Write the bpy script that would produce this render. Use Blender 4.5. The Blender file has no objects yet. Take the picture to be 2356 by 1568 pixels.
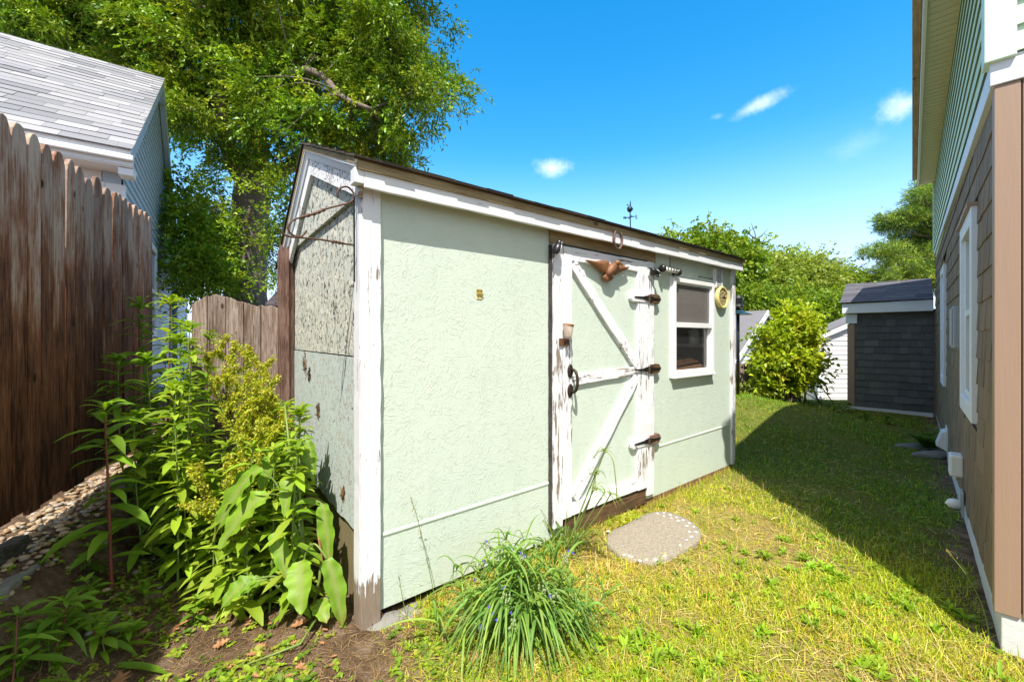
import bpy, bmesh, math, random
import numpy as np
from mathutils import Vector, Matrix
C = bpy.context.scene.collection
sc = bpy.context.scene
R = math.radians
rng = np.random.default_rng(7)
random.seed(7)
# ------------------------------------------------------------------ camera
F, CX, HY, H = 950.0, 1177.5, 775.0, 1.3          # focal length / centre / horizon on a 2355 px wide picture, eye height
cam = bpy.data.cameras.new("camera")
cam.sensor_width = 36.0
cam.lens = 36.0 * F / 2355.0
cam.shift_y = -9.0 / 2355.0
cam.clip_start = 0.02
cam.clip_end = 2000
camo = bpy.data.objects.new("camera", cam)
camo.location = (0, 0, H)
camo.rotation_euler = (R(90), 0, 0)
C.objects.link(camo)
sc.camera = camo
# ------------------------------------------------------------------ light
SUN_ELEV = R(58)
SX, SY = -0.085, -0.9964                            # horizontal direction towards the sun
SUN_STRENGTH, SKY_STRENGTH, EXPOSURE = 4.9, 0.12, 0.78
sun = bpy.data.lights.new("sun", 'SUN')
sun.energy = SUN_STRENGTH
sun.angle = R(0.5)
sun.color = (1.0, 0.94, 0.835)
suno = bpy.data.objects.new("sun", sun)
suno.rotation_euler = Vector((SX * math.cos(SUN_ELEV), SY * math.cos(SUN_ELEV), math.sin(SUN_ELEV))).to_track_quat('Z', 'Y').to_euler()
C.objects.link(suno)
world = bpy.data.worlds.new("World")
sc.world = world
world.use_nodes = True
sc.view_settings.view_transform = 'Standard'
sc.view_settings.look = 'None'
sc.view_settings.gamma = 1
sc.view_settings.exposure = EXPOSURE
sc.cycles.use_denoising = True
sc.cycles.max_bounces = 7
sc.cycles.transparent_max_bounces = 12
sc.cycles.sample_clamp_indirect = 8


class NT:
    """small helper round a node tree"""
    def __init__(s, tree):
        s.t = tree; s.n = tree.nodes; s.l = tree.links

    def put(s, sock, v):
        if v is None: return
        if isinstance(v, bpy.types.NodeSocket): s.l.new(v, sock)
        else:
            if hasattr(sock, 'default_value'):
                dv = sock.default_value
                if hasattr(dv, '__len__') and not hasattr(v, '__len__'): v = [v] * len(dv)
                if hasattr(dv, '__len__') and len(dv) == 4 and len(v) == 3: v = (*v, 1)
                sock.default_value = v

    def node(s, typ, **kw):
        n = s.n.new(typ)
        for k, v in kw.items():
            if k.startswith('i_'): s.put(n.inputs[k[2:].replace('_', ' ')], v)
            else: setattr(n, k, v)
        return n

    def coord(s, w='Object'): return s.node('ShaderNodeTexCoord').outputs[w]

    def map(s, v, scale=(1, 1, 1), rot=(0, 0, 0), loc=(0, 0, 0)):
        return s.node('ShaderNodeMapping', i_Vector=v, i_Scale=scale, i_Rotation=rot, i_Location=loc).outputs[0]

    def noise(s, v, scale=5, detail=4, rough=.55, dist=0):
        return s.node('ShaderNodeTexNoise', i_Vector=v, i_Scale=scale, i_Detail=detail, i_Roughness=rough, i_Distortion=dist).outputs[0]

    def vor(s, v, scale=5, out='Distance', feature='F1', rand=1):
        return s.node('ShaderNodeTexVoronoi', feature=feature, i_Vector=v, i_Scale=scale, i_Randomness=rand).outputs[out]

    def ramp(s, fac, stops, interp='LINEAR'):
        n = s.node('ShaderNodeValToRGB', i_Fac=fac)
        e = n.color_ramp.elements
        n.color_ramp.interpolation = interp
        while len(e) < len(stops): e.new(.5)
        for el, (p, c) in zip(e, stops):
            el.position = p
            el.color = (*c, 1) if hasattr(c, '__len__') else (c, c, c, 1)
        return n.outputs[0]

    def mix(s, fac, a, b, mode='MIX'):
        n = s.node('ShaderNodeMix', data_type='RGBA', blend_type=mode)
        s.put(n.inputs[0], fac); s.put(n.inputs[6], a); s.put(n.inputs[7], b)
        return n.outputs[2]

    def math(s, op, a, b=None, c=None):
        n = s.node('ShaderNodeMath', operation=op)
        s.put(n.inputs[0], a); s.put(n.inputs[1], b)
        if c is not None: s.put(n.inputs[2], c)
        return n.outputs[0]

    def sep(s, v): return s.node('ShaderNodeSeparateXYZ', i_Vector=v).outputs

    def bump(s, h, strength=.5, dist=.01, normal=None):
        n = s.node('ShaderNodeBump', i_Strength=strength, i_Distance=dist, i_Height=h)
        if normal is not None: s.put(n.inputs['Normal'], normal)
        return n.outputs[0]

    def attr(s, name, out='Color'): return s.node('ShaderNodeAttribute', attribute_name=name).outputs[out]


# ---- sky with its few wisps of cloud
w = NT(world.node_tree)
bg = world.node_tree.nodes['Background']
sky = w.node('ShaderNodeTexSky', sky_type='NISHITA', sun_disc=False)
sky.sun_elevation = SUN_ELEV
sky.sun_rotation = math.atan2(SX, SY)
sky.air_density = 1.15
sky.dust_density = 0.25
sky.ozone_density = 2.2
hs = w.node('ShaderNodeHueSaturation', i_Hue=0.492, i_Saturation=1.45, i_Value=1.5, i_Color=sky.outputs[0])
skycol = hs.outputs[0]
zel = w.node('ShaderNodeMapRange', interpolation_type='SMOOTHSTEP')
w.put(zel.inputs['Value'], w.sep(w.coord('Generated'))[2])
zel.inputs['From Min'].default_value = -.02; zel.inputs['From Max'].default_value = .42
skycol = w.mix(zel.outputs[0], (4.7, 6.0, 8.3), skycol)      # clear pale blue air low in the sky
gv = w.coord('Generated')


def cloud_dir(px, py): return Vector(((px - CX) / F, 1, -(py - HY) / F)).normalized()


# whiter sky added round the sun, behind the camera, for a less blue fill
sund = w.node('ShaderNodeVectorMath', operation='DOT_PRODUCT')
w.put(sund.inputs[0], gv); sund.inputs[1].default_value = (SX * math.cos(SUN_ELEV), SY * math.cos(SUN_ELEV), math.sin(SUN_ELEV))
aur = w.node('ShaderNodeMapRange', interpolation_type='SMOOTHSTEP')
w.put(aur.inputs['Value'], sund.outputs['Value']); aur.inputs['From Min'].default_value = .25; aur.inputs['From Max'].default_value = 1.0
skycol = w.mix(aur.outputs[0], skycol, (4.6, 4.6, 4.5))
mask = None
for (px, py, rx, ry, tilt, st) in [(1268, 388, .054, .026, .05, .62), (1745, 240, .066, .017, -.28, .45), (2078, 243, .042, .030, -.1, .55), (1650, 268, .018, .008, 0, .12), (1970, 335, .05, .03, -.3, .10)]:
    d = cloud_dir(px, py)
    r = d.cross(Vector((0, 0, 1))).normalized(); u = r.cross(d)
    r2 = r * math.cos(tilt) - u * math.sin(tilt); u2 = r * math.sin(tilt) + u * math.cos(tilt)
    def dp(vec):
        n = w.node('ShaderNodeVectorMath', operation='DOT_PRODUCT')
        w.put(n.inputs[0], gv); n.inputs[1].default_value = vec
        return n.outputs['Value']
    a = w.math('DIVIDE', dp(r2), rx); b = w.math('DIVIDE', dp(u2), ry)
    q = w.math('ADD', w.math('MULTIPLY', a, a), w.math('MULTIPLY', b, b))
    q = w.math('ADD', w.math('SQRT', q), w.math('MULTIPLY', w.math('SUBTRACT', w.noise(gv, 26, 7, .68), .5), 1.5))
    n = w.node('ShaderNodeMapRange', interpolation_type='SMOOTHSTEP')
    w.put(n.inputs['Value'], q)
    n.inputs['From Min'].default_value = 1.0; n.inputs['From Max'].default_value = -.15
    n.inputs['To Min'].default_value = 0; n.inputs['To Max'].default_value = st
    front = w.math('GREATER_THAN', dp(d), .5)
    m_ = w.math('MULTIPLY', n.outputs[0], front)
    mask = m_ if mask is None else w.math('MAXIMUM', mask, m_)
skycol = w.mix(mask, skycol, (8.6, 8.9, 9.2))
w.put(bg.inputs['Color'], skycol)
bg.inputs['Strength'].default_value = SKY_STRENGTH


# ------------------------------------------------------------------ pixel <-> place (measured on the photograph)
def P(px, py, Y): return Vector(((px - CX) / F * Y, Y, H - (py - HY) / F * Y))


def G(px, py, z=0.0):
    Y = (H - z) * F / (py - HY)
    return Vector(((px - CX) / F * Y, Y, z))


# ------------------------------------------------------------------ object helpers
def tag(o, label=None, cat=None, group=None, kind=None):
    if label: o['label'] = label
    if cat: o['category'] = cat
    if group: o['group'] = group
    if kind: o['kind'] = kind
    return o


def empty(name, loc=(0, 0, 0), rz=0.0, label=None, cat=None, group=None):
    o = bpy.data.objects.new(name, None)
    o.empty_display_size = .1
    o.location = loc; o.rotation_euler = (0, 0, rz)
    C.objects.link(o)
    return tag(o, label, cat, group)


def link(name, me, mats, parent=None, smooth=False, bevel=0.0):
    o = bpy.data.objects.new(name, me)
    for m in (mats if isinstance(mats, (list, tuple)) else [mats]): me.materials.append(m)
    C.objects.link(o)
    if parent is not None: o.parent = parent
    if smooth: me.polygons.foreach_set('use_smooth', np.ones(len(me.polygons), bool))
    if bevel:
        b = o.modifiers.new('bevel', 'BEVEL'); b.width = bevel; b.segments = 2; b.limit_method = 'ANGLE'; b.angle_limit = R(50)
    return o


def npmesh(name, V, Fq, mats, parent=None, tint=None, smooth=False, mi=None):
    me = bpy.data.meshes.new(name)
    V = np.asarray(V, np.float32); Fq = np.asarray(Fq, np.int32)
    k = Fq.shape[1]
    me.vertices.add(len(V)); me.vertices.foreach_set('co', V.ravel())
    me.loops.add(Fq.size); me.loops.foreach_set('vertex_index', Fq.ravel())
    me.polygons.add(len(Fq))
    me.polygons.foreach_set('loop_start', np.arange(0, Fq.size, k, dtype=np.int32))
    me.polygons.foreach_set('loop_total', np.full(len(Fq), k, np.int32))
    if mi is not None: me.polygons.foreach_set('material_index', np.asarray(mi, np.int32))
    me.update(calc_edges=True)
    me.validate()
    if tint is not None:
        a = me.attributes.new('tint', 'FLOAT_COLOR', 'POINT')
        t = np.ones((len(V), 4), np.float32); t[:, :3] = tint
        a.data.foreach_set('color', t.ravel())
    return link(name, me, mats, parent, smooth)


class MB:
    """collects boxes, boards, tubes ... and links them as ONE mesh"""
    def __init__(s): s.V = []; s.F = []; s.T = []; s.t = (1, 1, 1)

    def add(s, vs, fs):
        o = len(s.V)
        s.V += [tuple(v) for v in vs]; s.T += [s.t] * len(vs)
        s.F += [tuple(i + o for i in f) for f in fs]
        return s

    def box(s, x0, x1, y0, y1, z0, z1):
        return s.add([(x0, y0, z0), (x1, y0, z0), (x1, y1, z0), (x0, y1, z0), (x0, y0, z1), (x1, y0, z1), (x1, y1, z1), (x0, y1, z1)],
                     [(0, 3, 2, 1), (4, 5, 6, 7), (0, 1, 5, 4), (1, 2, 6, 5), (2, 3, 7, 6), (3, 0, 4, 7)])

    def hexa(s, a, b):  # two quads (bottom, top) -> closed block
        return s.add(list(a) + list(b), [(3, 2, 1, 0), (4, 5, 6, 7), (0, 1, 5, 4), (1, 2, 6, 5), (2, 3, 7, 6), (3, 0, 4, 7)])

    def prism(s, poly, vec):
        n = len(poly); vec = Vector(vec)
        a = [Vector(p) for p in poly]; b = [p + vec for p in a]
        return s.add(a + b, [tuple(range(n))[::-1], tuple(range(n, 2 * n))] + [(i, (i + 1) % n, n + (i + 1) % n, n + i) for i in range(n)])

    def board(s, p0, p1, wv, tv, jit=.0015, step=.06):
        """plank from p0 to p1; half-width vector wv, thickness vector tv (from face backwards); slightly uneven"""
        p0, p1, wv, tv = Vector(p0), Vector(p1), Vector(wv), Vector(tv)
        L = (p1 - p0).length; n = max(2, int(L / step)); rings = []
        wn = wv.normalized(); tn = tv.normalized()
        for i in range(n + 1):
            c = p0.lerp(p1, i / n)
            j = lambda: random.gauss(0, jit)
            rings.append([c - wv + wn * j() , c + wv + wn * j(), c + wv + tv + wn * j(), c - wv + tv + wn * j()])
            rings[-1][0] += tn * random.gauss(0, jit * .5); rings[-1][1] += tn * random.gauss(0, jit * .5)
        vs = [v for r in rings for v in r]; fs = [(3, 2, 1, 0), tuple(range(4 * n, 4 * n + 4))]
        for i in range(n):
            for k in range(4):
                a = 4 * i + k; b = 4 * i + (k + 1) % 4
                fs.append((a, b, b + 4, a + 4))
        return s.add(vs, fs)

    def tube(s, pts, rad, n=8, cap=True, flat=1.0, flatdir=None):
        pts = [Vector(p) for p in pts]
        if not hasattr(rad, '__len__'): rad = [rad] * len(pts)
        up = Vector((0, 0, 1)); vs = []; fs = []; prev = None
        for i, p in enumerate(pts):
            d = (pts[min(i + 1, len(pts) - 1)] - pts[max(i - 1, 0)])
            d = d.normalized() if d.length > 1e-9 else up
            if prev is None:
                a = d.cross(up if abs(d.z) < .9 else Vector((1, 0, 0))).normalized()
            else:
                a = (prev - d * prev.dot(d)); a = a.normalized() if a.length > 1e-6 else d.orthogonal().normalized()
            prev = a; b = d.cross(a)
            for k in range(n):
                t = 2 * math.pi * k / n
                vs.append(p + (a * math.cos(t) + b * math.sin(t) * flat) * rad[i])
        for i in range(len(pts) - 1):
            for k in range(n):
                a = i * n + k; b = i * n + (k + 1) % n
                fs.append((a, b, b + n, a + n))
        if cap: fs += [tuple(range(n))[::-1], tuple(range(len(vs) - n, len(vs)))]
        return s.add(vs, fs)

    def lathe(s, prof, origin=(0, 0, 0), axis=(0, 0, 1), n=24):
        ax = Vector(axis).normalized(); a = ax.orthogonal().normalized(); b = ax.cross(a); o = Vector(origin)
        vs = [o + ax * h + (a * math.cos(2 * math.pi * k / n) + b * math.sin(2 * math.pi * k / n)) * r for r, h in prof for k in range(n)]
        fs = [(i * n + k, i * n + (k + 1) % n, (i + 1) * n + (k + 1) % n, (i + 1) * n + k) for i in range(len(prof) - 1) for k in range(n)]
        fs += [tuple(range(n))[::-1], tuple(range(len(vs) - n, len(vs)))]
        return s.add(vs, fs)

    def ball(s, c, r, seg=14, ring=9, rot=None):
        c = Vector(c); r = Vector(r) if hasattr(r, '__len__') else Vector((r, r, r)); vs = []; fs = []
        rot = rot or Matrix.Identity(3)
        for i in range(ring + 1):
            th = math.pi * i / ring
            th = min(max(th, .02), math.pi - .02)
            for k in range(seg):
                f = 2 * math.pi * k / seg
                vs.append(c + rot @ Vector((r.x * math.sin(th) * math.cos(f), r.y * math.sin(th) * math.sin(f), r.z * math.cos(th))))
        for i in range(ring):
            for k in range(seg):
                a = i * seg + k; b = i * seg + (k + 1) % seg
                fs.append((a, a + seg, b + seg, b))
        fs += [tuple(range(seg)), tuple(range(len(vs) - seg, len(vs)))[::-1]]
        return s.add(vs, fs)

    def grid_wall(s, us, zs, hole, f, back):
        """wall of cells us x zs; hole(u,z) leaves a cell out; f(u,z)->point, back = thickness vector"""
        back = Vector(back); idx = {}; vs = []
        def vi(i, j, k):
            if (i, j, k) not in idx:
                idx[(i, j, k)] = len(vs); vs.append(Vector(f(us[i], zs[j])) + back * k)
            return idx[(i, j, k)]
        solid = lambda i, j: 0 <= i < len(us) - 1 and 0 <= j < len(zs) - 1 and not hole((us[i] + us[i + 1]) / 2, (zs[j] + zs[j + 1]) / 2)
        fs = []
        for i in range(len(us) - 1):
            for j in range(len(zs) - 1):
                if not solid(i, j): continue
                fs.append((vi(i, j, 0), vi(i + 1, j, 0), vi(i + 1, j + 1, 0), vi(i, j + 1, 0)))
                fs.append((vi(i, j + 1, 1), vi(i + 1, j + 1, 1), vi(i + 1, j, 1), vi(i, j, 1)))
                if not solid(i - 1, j): fs.append((vi(i, j, 1), vi(i, j, 0), vi(i, j + 1, 0), vi(i, j + 1, 1)))
                if not solid(i + 1, j): fs.append((vi(i + 1, j, 0), vi(i + 1, j, 1), vi(i + 1, j + 1, 1), vi(i + 1, j + 1, 0)))
                if not solid(i, j - 1): fs.append((vi(i, j, 1), vi(i + 1, j, 1), vi(i + 1, j, 0), vi(i, j, 0)))
                if not solid(i, j + 1): fs.append((vi(i, j + 1, 0), vi(i + 1, j + 1, 0), vi(i + 1, j + 1, 1), vi(i, j + 1, 1)))
        return s.add(vs, fs)

    def build(s, name, mats, parent=None, smooth=False, bevel=0.0, tint=False):
        me = bpy.data.meshes.new(name)
        me.from_pydata(s.V, [], s.F)
        bm = bmesh.new(); bm.from_mesh(me); bmesh.ops.recalc_face_normals(bm, faces=bm.faces); bm.to_mesh(me); bm.free()
        if tint:
            a = me.attributes.new('tint', 'FLOAT_COLOR', 'POINT')
            t = np.ones((len(s.V), 4), np.float32); t[:, :3] = np.array(s.T); a.data.foreach_set('color', t.ravel())
        return link(name, me, mats, parent, smooth, bevel)


# ------------------------------------------------------------------ materials
def material(name):
    m = bpy.data.materials.new(name); m.use_nodes = True
    t = NT(m.node_tree)
    return m, t, m.node_tree.nodes['Principled BSDF'], m.node_tree.nodes['Material Output']


def simple(name, col, rough=.6, metal=0, spec=.5, var=.12, scale=18, bump=.15, stretch=(1, 1, 1)):
    m, t, b, o = material(name)
    v = t.map(t.coord(), stretch)
    n = t.noise(v, scale, 5, .6)
    c = t.mix(n, [x * (1 - var) for x in col], [min(1, x * (1 + var)) for x in col])
    t.put(b.inputs['Base Color'], c)
    b.inputs['Roughness'].default_value = rough; b.inputs['Metallic'].default_value = metal
    b.inputs['Specular IOR Level'].default_value = spec
    if bump: t.put(b.inputs['Normal'], t.bump(t.noise(v, scale * 3, 4, .6), bump, .004))
    return m


def mat_leaf(name, trans=.35, rough=.45, gain=1.0):
    m, t, b, o = material(name)
    c = t.attr('tint')
    v = t.coord()
    c = t.mix(t.math('MULTIPLY', t.noise(v, 30, 3), .5), c, t.mix(1, c, (.72, .8, .6), 'MULTIPLY'))
    t.put(b.inputs['Base Color'], c)
    b.inputs['Roughness'].default_value = rough; b.inputs['Specular IOR Level'].default_value = .35
    tr = t.node('ShaderNodeBsdfTranslucent')
    t.put(tr.inputs[0], t.mix(1, c, (1.5 * gain, 1.45 * gain, .6), 'MULTIPLY'))
    mx = t.node('ShaderNodeMixShader'); mx.inputs[0].default_value = trans
    t.l.new(b.outputs[0], mx.inputs[1]); t.l.new(tr.outputs[0], mx.inputs[2]); t.l.new(mx.outputs[0], o.inputs[0])
    return m


def mat_tint(name, rough=.7, spec=.3, grain=(1, 1, 1), scale=20, var=.35, bump=.3):
    m, t, b, o = material(name)
    v = t.map(t.coord(), grain)
    n = t.noise(v, scale, 6, .65)
    c = t.mix(t.ramp(n, [(.25, 1 - var), (.75, 1 + var * .5)]), (0, 0, 0), t.attr('tint'))
    c = t.mix(1, t.attr('tint'), t.ramp(n, [(.25, 1 - var), (.75, 1.0)]), 'MULTIPLY')
    t.put(b.inputs['Base Color'], c)
    b.inputs['Roughness'].default_value = rough; b.inputs['Specular IOR Level'].default_value = spec
    t.put(b.inputs['Normal'], t.bump(n, bump, .004))
    return m


def strand_height(t, v, s1=14, ax=(1, 0, 1)):
    """oriented strand flakes: every cell turns its own streaks"""
    ang = t.math('MULTIPLY', t.sep(t.vor(v, s1, 'Color'))[0], 6.283)
    rot = t.node('ShaderNodeVectorRotate', rotation_type='AXIS_ANGLE', i_Vector=v, i_Angle=ang)
    rot.inputs['Axis'].default_value = ax
    return t.noise(t.map(rot.outputs[0], (18, 18, 120) if ax != (0, 0, 1) else (18, 120, 18)), 1.0, 3, .6)


def mat_osb():
    m, t, b, o = material('green_painted_strand_board')
    v = t.coord()
    d = t.noise(v, 3, 3)
    vv = t.node('ShaderNodeVectorMath', operation='ADD'); t.put(vv.inputs[0], v)
    t.put(vv.inputs[1], t.map(t.node('ShaderNodeTexNoise', i_Vector=v, i_Scale=9).outputs[1], (.05, .05, .05)))
    vv = vv.outputs[0]
    h1 = strand_height(t, vv, 11, (0, 1, 0)); h2 = strand_height(t, t.map(vv, loc=(3.1, 1.7, 5.2)), 19, (0, 1, 0))
    pt = t.ramp(t.noise(v, 13, 4, .6), [(.42, 0), (.62, 1)])
    r1 = t.math('MULTIPLY', t.ramp(h1, [(.54, 0), (.60, 1)]), pt); r2 = t.math('MULTIPLY', t.ramp(h2, [(.57, 0), (.62, 1)]), t.ramp(t.noise(v, 9, 4, .6), [(.40, 0), (.58, 1)]))
    cellh = t.sep(t.vor(vv, 11, 'Color'))[1]
    hh = t.math('ADD', t.math('MULTIPLY', r1, .6), t.math('MULTIPLY', cellh, .05))
    hh = t.math('ADD', hh, t.math('MULTIPLY', r2, .5))
    hh = t.math('ADD', hh, t.math('MULTIPLY', t.noise(v, 45, 6, .7), .55))
    base = t.mix(d, (.545, .63, .55), (.585, .67, .59))
    crack = t.math('MULTIPLY', t.ramp(h2, [(.70, 0), (.74, 1)]), t.ramp(t.noise(v, 5, 3), [(.48, 0), (.6, 1)]))
    base = t.mix(t.math('MULTIPLY', crack, .55), base, (.24, .27, .20))
    speck = t.ramp(t.noise(v, 70, 2, .5), [(.745, 0), (.76, .8)])
    base = t.mix(speck, base, (.16, .17, .12))
    base = t.mix(t.ramp(t.noise(v, 2.1, 5, .6), [(.45, 0), (.75, .35)]), base, (.64, .70, .63))
    # grime low on the wall and rot specks
    z = t.sep(v)[2]
    low = t.ramp(t.math('ADD', z, t.math('MULTIPLY', t.noise(v, 9, 5), .12)), [(.10, 1), (.20, 0)])
    sp = t.ramp(t.noise(t.map(v, (1, 1, 2.2)), 30, 5, .7), [(.60, 0), (.66, 1)])
    base = t.mix(t.math('MULTIPLY', low, sp), base, (.14, .10, .06))
    stain = t.ramp(t.noise(t.map(v, (6, 6, .7)), 1.6, 5), [(.55, 0), (.8, .25)])
    base = t.mix(stain, base, (.42, .50, .36))
    t.put(b.inputs['Base Color'], base)
    b.inputs['Roughness'].default_value = .6; b.inputs['Specular IOR Level'].default_value = .3
    t.put(b.inputs['Normal'], t.bump(hh, .46, .006))
    return m


def mat_flaky(name, c0, c1, amount=.5, dark=(.03, .028, .02), cream=(.62, .58, .42)):
    m, t, b, o = material(name)
    v = t.coord()
    h = strand_height(t, v, 16, (1, 0, 0))
    n = t.noise(v, 7, 6, .65)
    base = t.mix(n, c0, c1)
    v = t.node('ShaderNodeVectorMath', operation='ADD', i_Vector=v).outputs[0] if False else v
    fl = t.noise(t.map(v, (1, 1, .8)), 34, 8, .74, .9)
    a = .60 - .05 * amount
    big = t.ramp(t.noise(v, 9, 5), [(.35, 0), (.65, 1)])
    fl2 = t.math('ADD', fl, t.math('MULTIPLY', big, .05))
    cr = t.ramp(fl2, [(a + .02, 0), (a + .05, 1), ])
    dk = t.ramp(t.noise(t.map(v, (1, 1, .8), loc=(.13, .1, .25)), 34, 8, .74, .9), [(a + .045, 0), (a + .07, 1)])
    base = t.mix(t.math('MULTIPLY', cr, .8), base, cream)
    base = t.mix(t.math('MULTIPLY', dk, .95), base, dark)
    t.put(b.inputs['Base Color'], base)
    b.inputs['Roughness'].default_value = .75; b.inputs['Specular IOR Level'].default_value = .2
    hh = t.math('ADD', t.math('MULTIPLY', h, .5), t.math('SUBTRACT', t.math('MULTIPLY', cr, .8), t.math('MULTIPLY', dk, 1.2)))
    t.put(b.inputs['Normal'], t.bump(hh, .8, .006))
    return m


def mat_peel(name, axis='z', amount=.5, white=(.78, .79, .835), bare=(.27, .21, .165), lowz=None):
    m, t, b, o = material(name)
    v = t.coord()
    st = {'z': (1, 1, .09), 'x': (.09, 1, 1), 'y': (1, .09, 1), 'n': (.5, .5, .5)}[axis]
    vs = t.map(v, st)
    n = t.noise(vs, 55, 7, .66, .4)
    big = t.noise(v, 3.1, 3)
    k = t.math('ADD', n, t.math('MULTIPLY', t.math('SUBTRACT', big, .5), .55))
    if lowz is not None:
        z = t.sep(v)[2]
        k = t.math('ADD', k, t.ramp(t.math('ADD', z, t.math('MULTIPLY', t.noise(v, 14, 4), .1)), [(lowz * .6, .42), (lowz * 1.6, 0)]))
    th = .72 - .17 * amount
    mk = t.ramp(k, [(th, 0), (th + .012, 1)])
    grain = t.noise(vs, 160, 5, .6)
    w_ = t.mix(t.noise(v, 8, 4), [x * .93 for x in white], white)
    bw = t.mix(grain, [x * .55 for x in bare], [x * 1.35 for x in bare])
    fine = t.ramp(t.noise(vs, 120, 4, .6), [(.70, 0), (.73, .55)])
    w_ = t.mix(fine, w_, (.3, .26, .22))
    t.put(b.inputs['Base Color'], t.mix(mk, w_, bw))
    b.inputs['Roughness'].default_value = .55; b.inputs['Specular IOR Level'].default_value = .35
    hh = t.math('ADD', t.math('MULTIPLY', mk, -1.0), t.math('MULTIPLY', grain, .35))
    t.put(b.inputs['Normal'], t.bump(hh, .55, .004))
    return m


def mat_wood(name, dark, mid, pale, axis='z', fade=None, scale=9, bump=.5, knots=True, tintmix=0.0):
    m, t, b, o = material(name)
    v = t.coord()
    oi = t.node('ShaderNodeObjectInfo')
    vo = t.node('ShaderNodeVectorMath', operation='ADD'); t.put(vo.inputs[0], v)
    sc_ = t.node('ShaderNodeVectorMath', operation='SCALE'); sc_.inputs[0].default_value = (7.3, 3.1, 5.7); t.put(sc_.inputs['Scale'], oi.outputs['Random'])
    t.l.new(sc_.outputs[0], vo.inputs[1]); v2 = vo.outputs[0]
    st = {'z': (1, 1, .07), 'x': (.07, 1, 1), 'y': (1, .07, 1)}[axis]
    vs = t.map(v2, st)
    g = t.noise(vs, scale * 9, 7, .7, .5)
    big = t.noise(t.map(v2, {'z': (1, 1, .35), 'x': (.35, 1, 1), 'y': (1, .35, 1)}[axis]), scale * .8, 4, .6)
    g2 = t.noise(t.map(v2, {'z': (1, 1, .05), 'x': (.05, 1, 1), 'y': (1, .05, 1)}[axis]), scale * 26, 4, .6)
    k = t.math('ADD', t.math('MULTIPLY', g, .75), t.math('MULTIPLY', big, .42)); k = t.math('ADD', t.math('SUBTRACT', k, .22), t.math('MULTIPLY', g2, .16))
    if fade is not None:   # weathering: bleached above, stain kept below
        z = t.sep(v)[2]
        k = t.math('ADD', k, t.ramp(t.math('ADD', t.math('MULTIPLY', z, 1 / 2.5), t.math('MULTIPLY', t.math('SUBTRACT', big, .5), .5)), fade))
    c = t.ramp(k, [(.36, dark), (.56, mid), (.78, pale)])
    rnd = t.ramp(oi.outputs['Random'], [(0, .6), (1, 1.15)])
    c = t.mix(1, c, rnd, 'MULTIPLY')
    if knots:
        kn = t.ramp(t.vor(t.map(v2, {'z': (1, 1, .55), 'x': (.55, 1, 1), 'y': (1, .55, 1)}[axis]), 6.5), [(.06, 1), (.11, 0)])
        c = t.mix(t.math('MULTIPLY', kn, .9), c, [x * .3 for x in dark])
    t.put(b.inputs['Base Color'], c)
    b.inputs['Roughness'].default_value = .8; b.inputs['Specular IOR Level'].default_value = .15
    t.put(b.inputs['Normal'], t.bump(g, bump, .006))
    return m


M = {}
M['osb'] = mat_osb()
M['gable'] = mat_flaky('flaking_grey_green_strand_board', (.50, .535, .50), (.60, .625, .575), 2.0, cream=(.74, .72, .62))
M['gable_low'] = mat_flaky('weathered_blue_grey_strand_board', (.46, .53, .53), (.54, .60, .59), .8, cream=(.55, .53, .45))
M['peel_z'] = mat_peel('peeling_white_paint_upright', 'z', .75)
M['peel_z_low'] = mat_peel('peeling_white_paint_corner', 'z', .4, lowz=.2)
M['peel_x'] = mat_peel('peeling_white_paint_level', 'x', .45)
M['peel_n'] = mat_peel('peeling_white_paint', 'n', .5)
M['peel_bad'] = mat_peel('badly_peeling_white_paint', 'x', 1.0)
M['white_clean'] = simple('white_painted_trim', (.72, .735, .78), .5, var=.05, bump=.1)
M['fascia'] = mat_peel('white_fascia_paint', 'x', .02, (.76, .77, .81))
M['vinyl'] = simple('white_vinyl', (.78, .79, .80), .35, var=.03, bump=.05)
M['wood_tan'] = mat_wood('tan_weathered_wood', (.28, .21, .11), (.42, .33, .19), (.52, .43, .28), 'x')
M['ply'] = mat_wood('tan_plywood', (.26, .21, .12), (.34, .28, .16), (.40, .34, .21), 'z', bump=.15, knots=False)
M['wood_brown'] = mat_wood('brown_sill_wood', (.09, .055, .03), (.22, .13, .07), (.34, .25, .17), 'x')
M['fence'] = mat_wood('stained_stockade_wood', (.042, .016, .008), (.20, .078, .034), (.40, .30, .24), 'z', fade=[(.25, .0), (.55, .05), (.92, .30)])
M['fence_old'] = mat_wood('grey_brown_old_fence', (.12, .075, .055), (.33, .265, .225), (.62, .55, .50), 'z')
M['bark_post'] = mat_wood('split_cedar_post', (.12, .065, .05), (.32, .205, .165), (.66, .55, .50), 'z', scale=12, bump=1.0, knots=False)
M['timber'] = mat_wood('grey_landscape_timber', (.05, .045, .04), (.12, .115, .105), (.22, .21, .19), 'y')
M['shelf_wood'] = mat_wood('brown_shelf_wood', (.12, .06, .03), (.26, .14, .075), (.36, .22, .13), 'x', bump=.1)
M['inside'] = simple('shed_inside_board', (.26, .22, .185), .9)
M['inside_pale'] = simple('shed_inside_pale_board', (.5, .45, .38), .85)
M['shingle'] = mat_tint('asphalt_shingle', .9, .2, scale=160, var=.35, bump=.5)
M['shake'] = mat_tint('wall_shake', .75, .25, (12, 12, .6), 9, .3, .35)
M['siding_blue'] = simple('pale_blue_grey_lap_siding', (.36, .46, .56), .5, var=.04, bump=.08)
M['siding_white'] = simple('white_lap_siding', (.72, .70, .72), .5, var=.05, bump=.05)
M['siding_green'] = simple('pale_green_lap_siding', (.60, .67, .38), .5, var=.10, scale=5, bump=.08)
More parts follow.
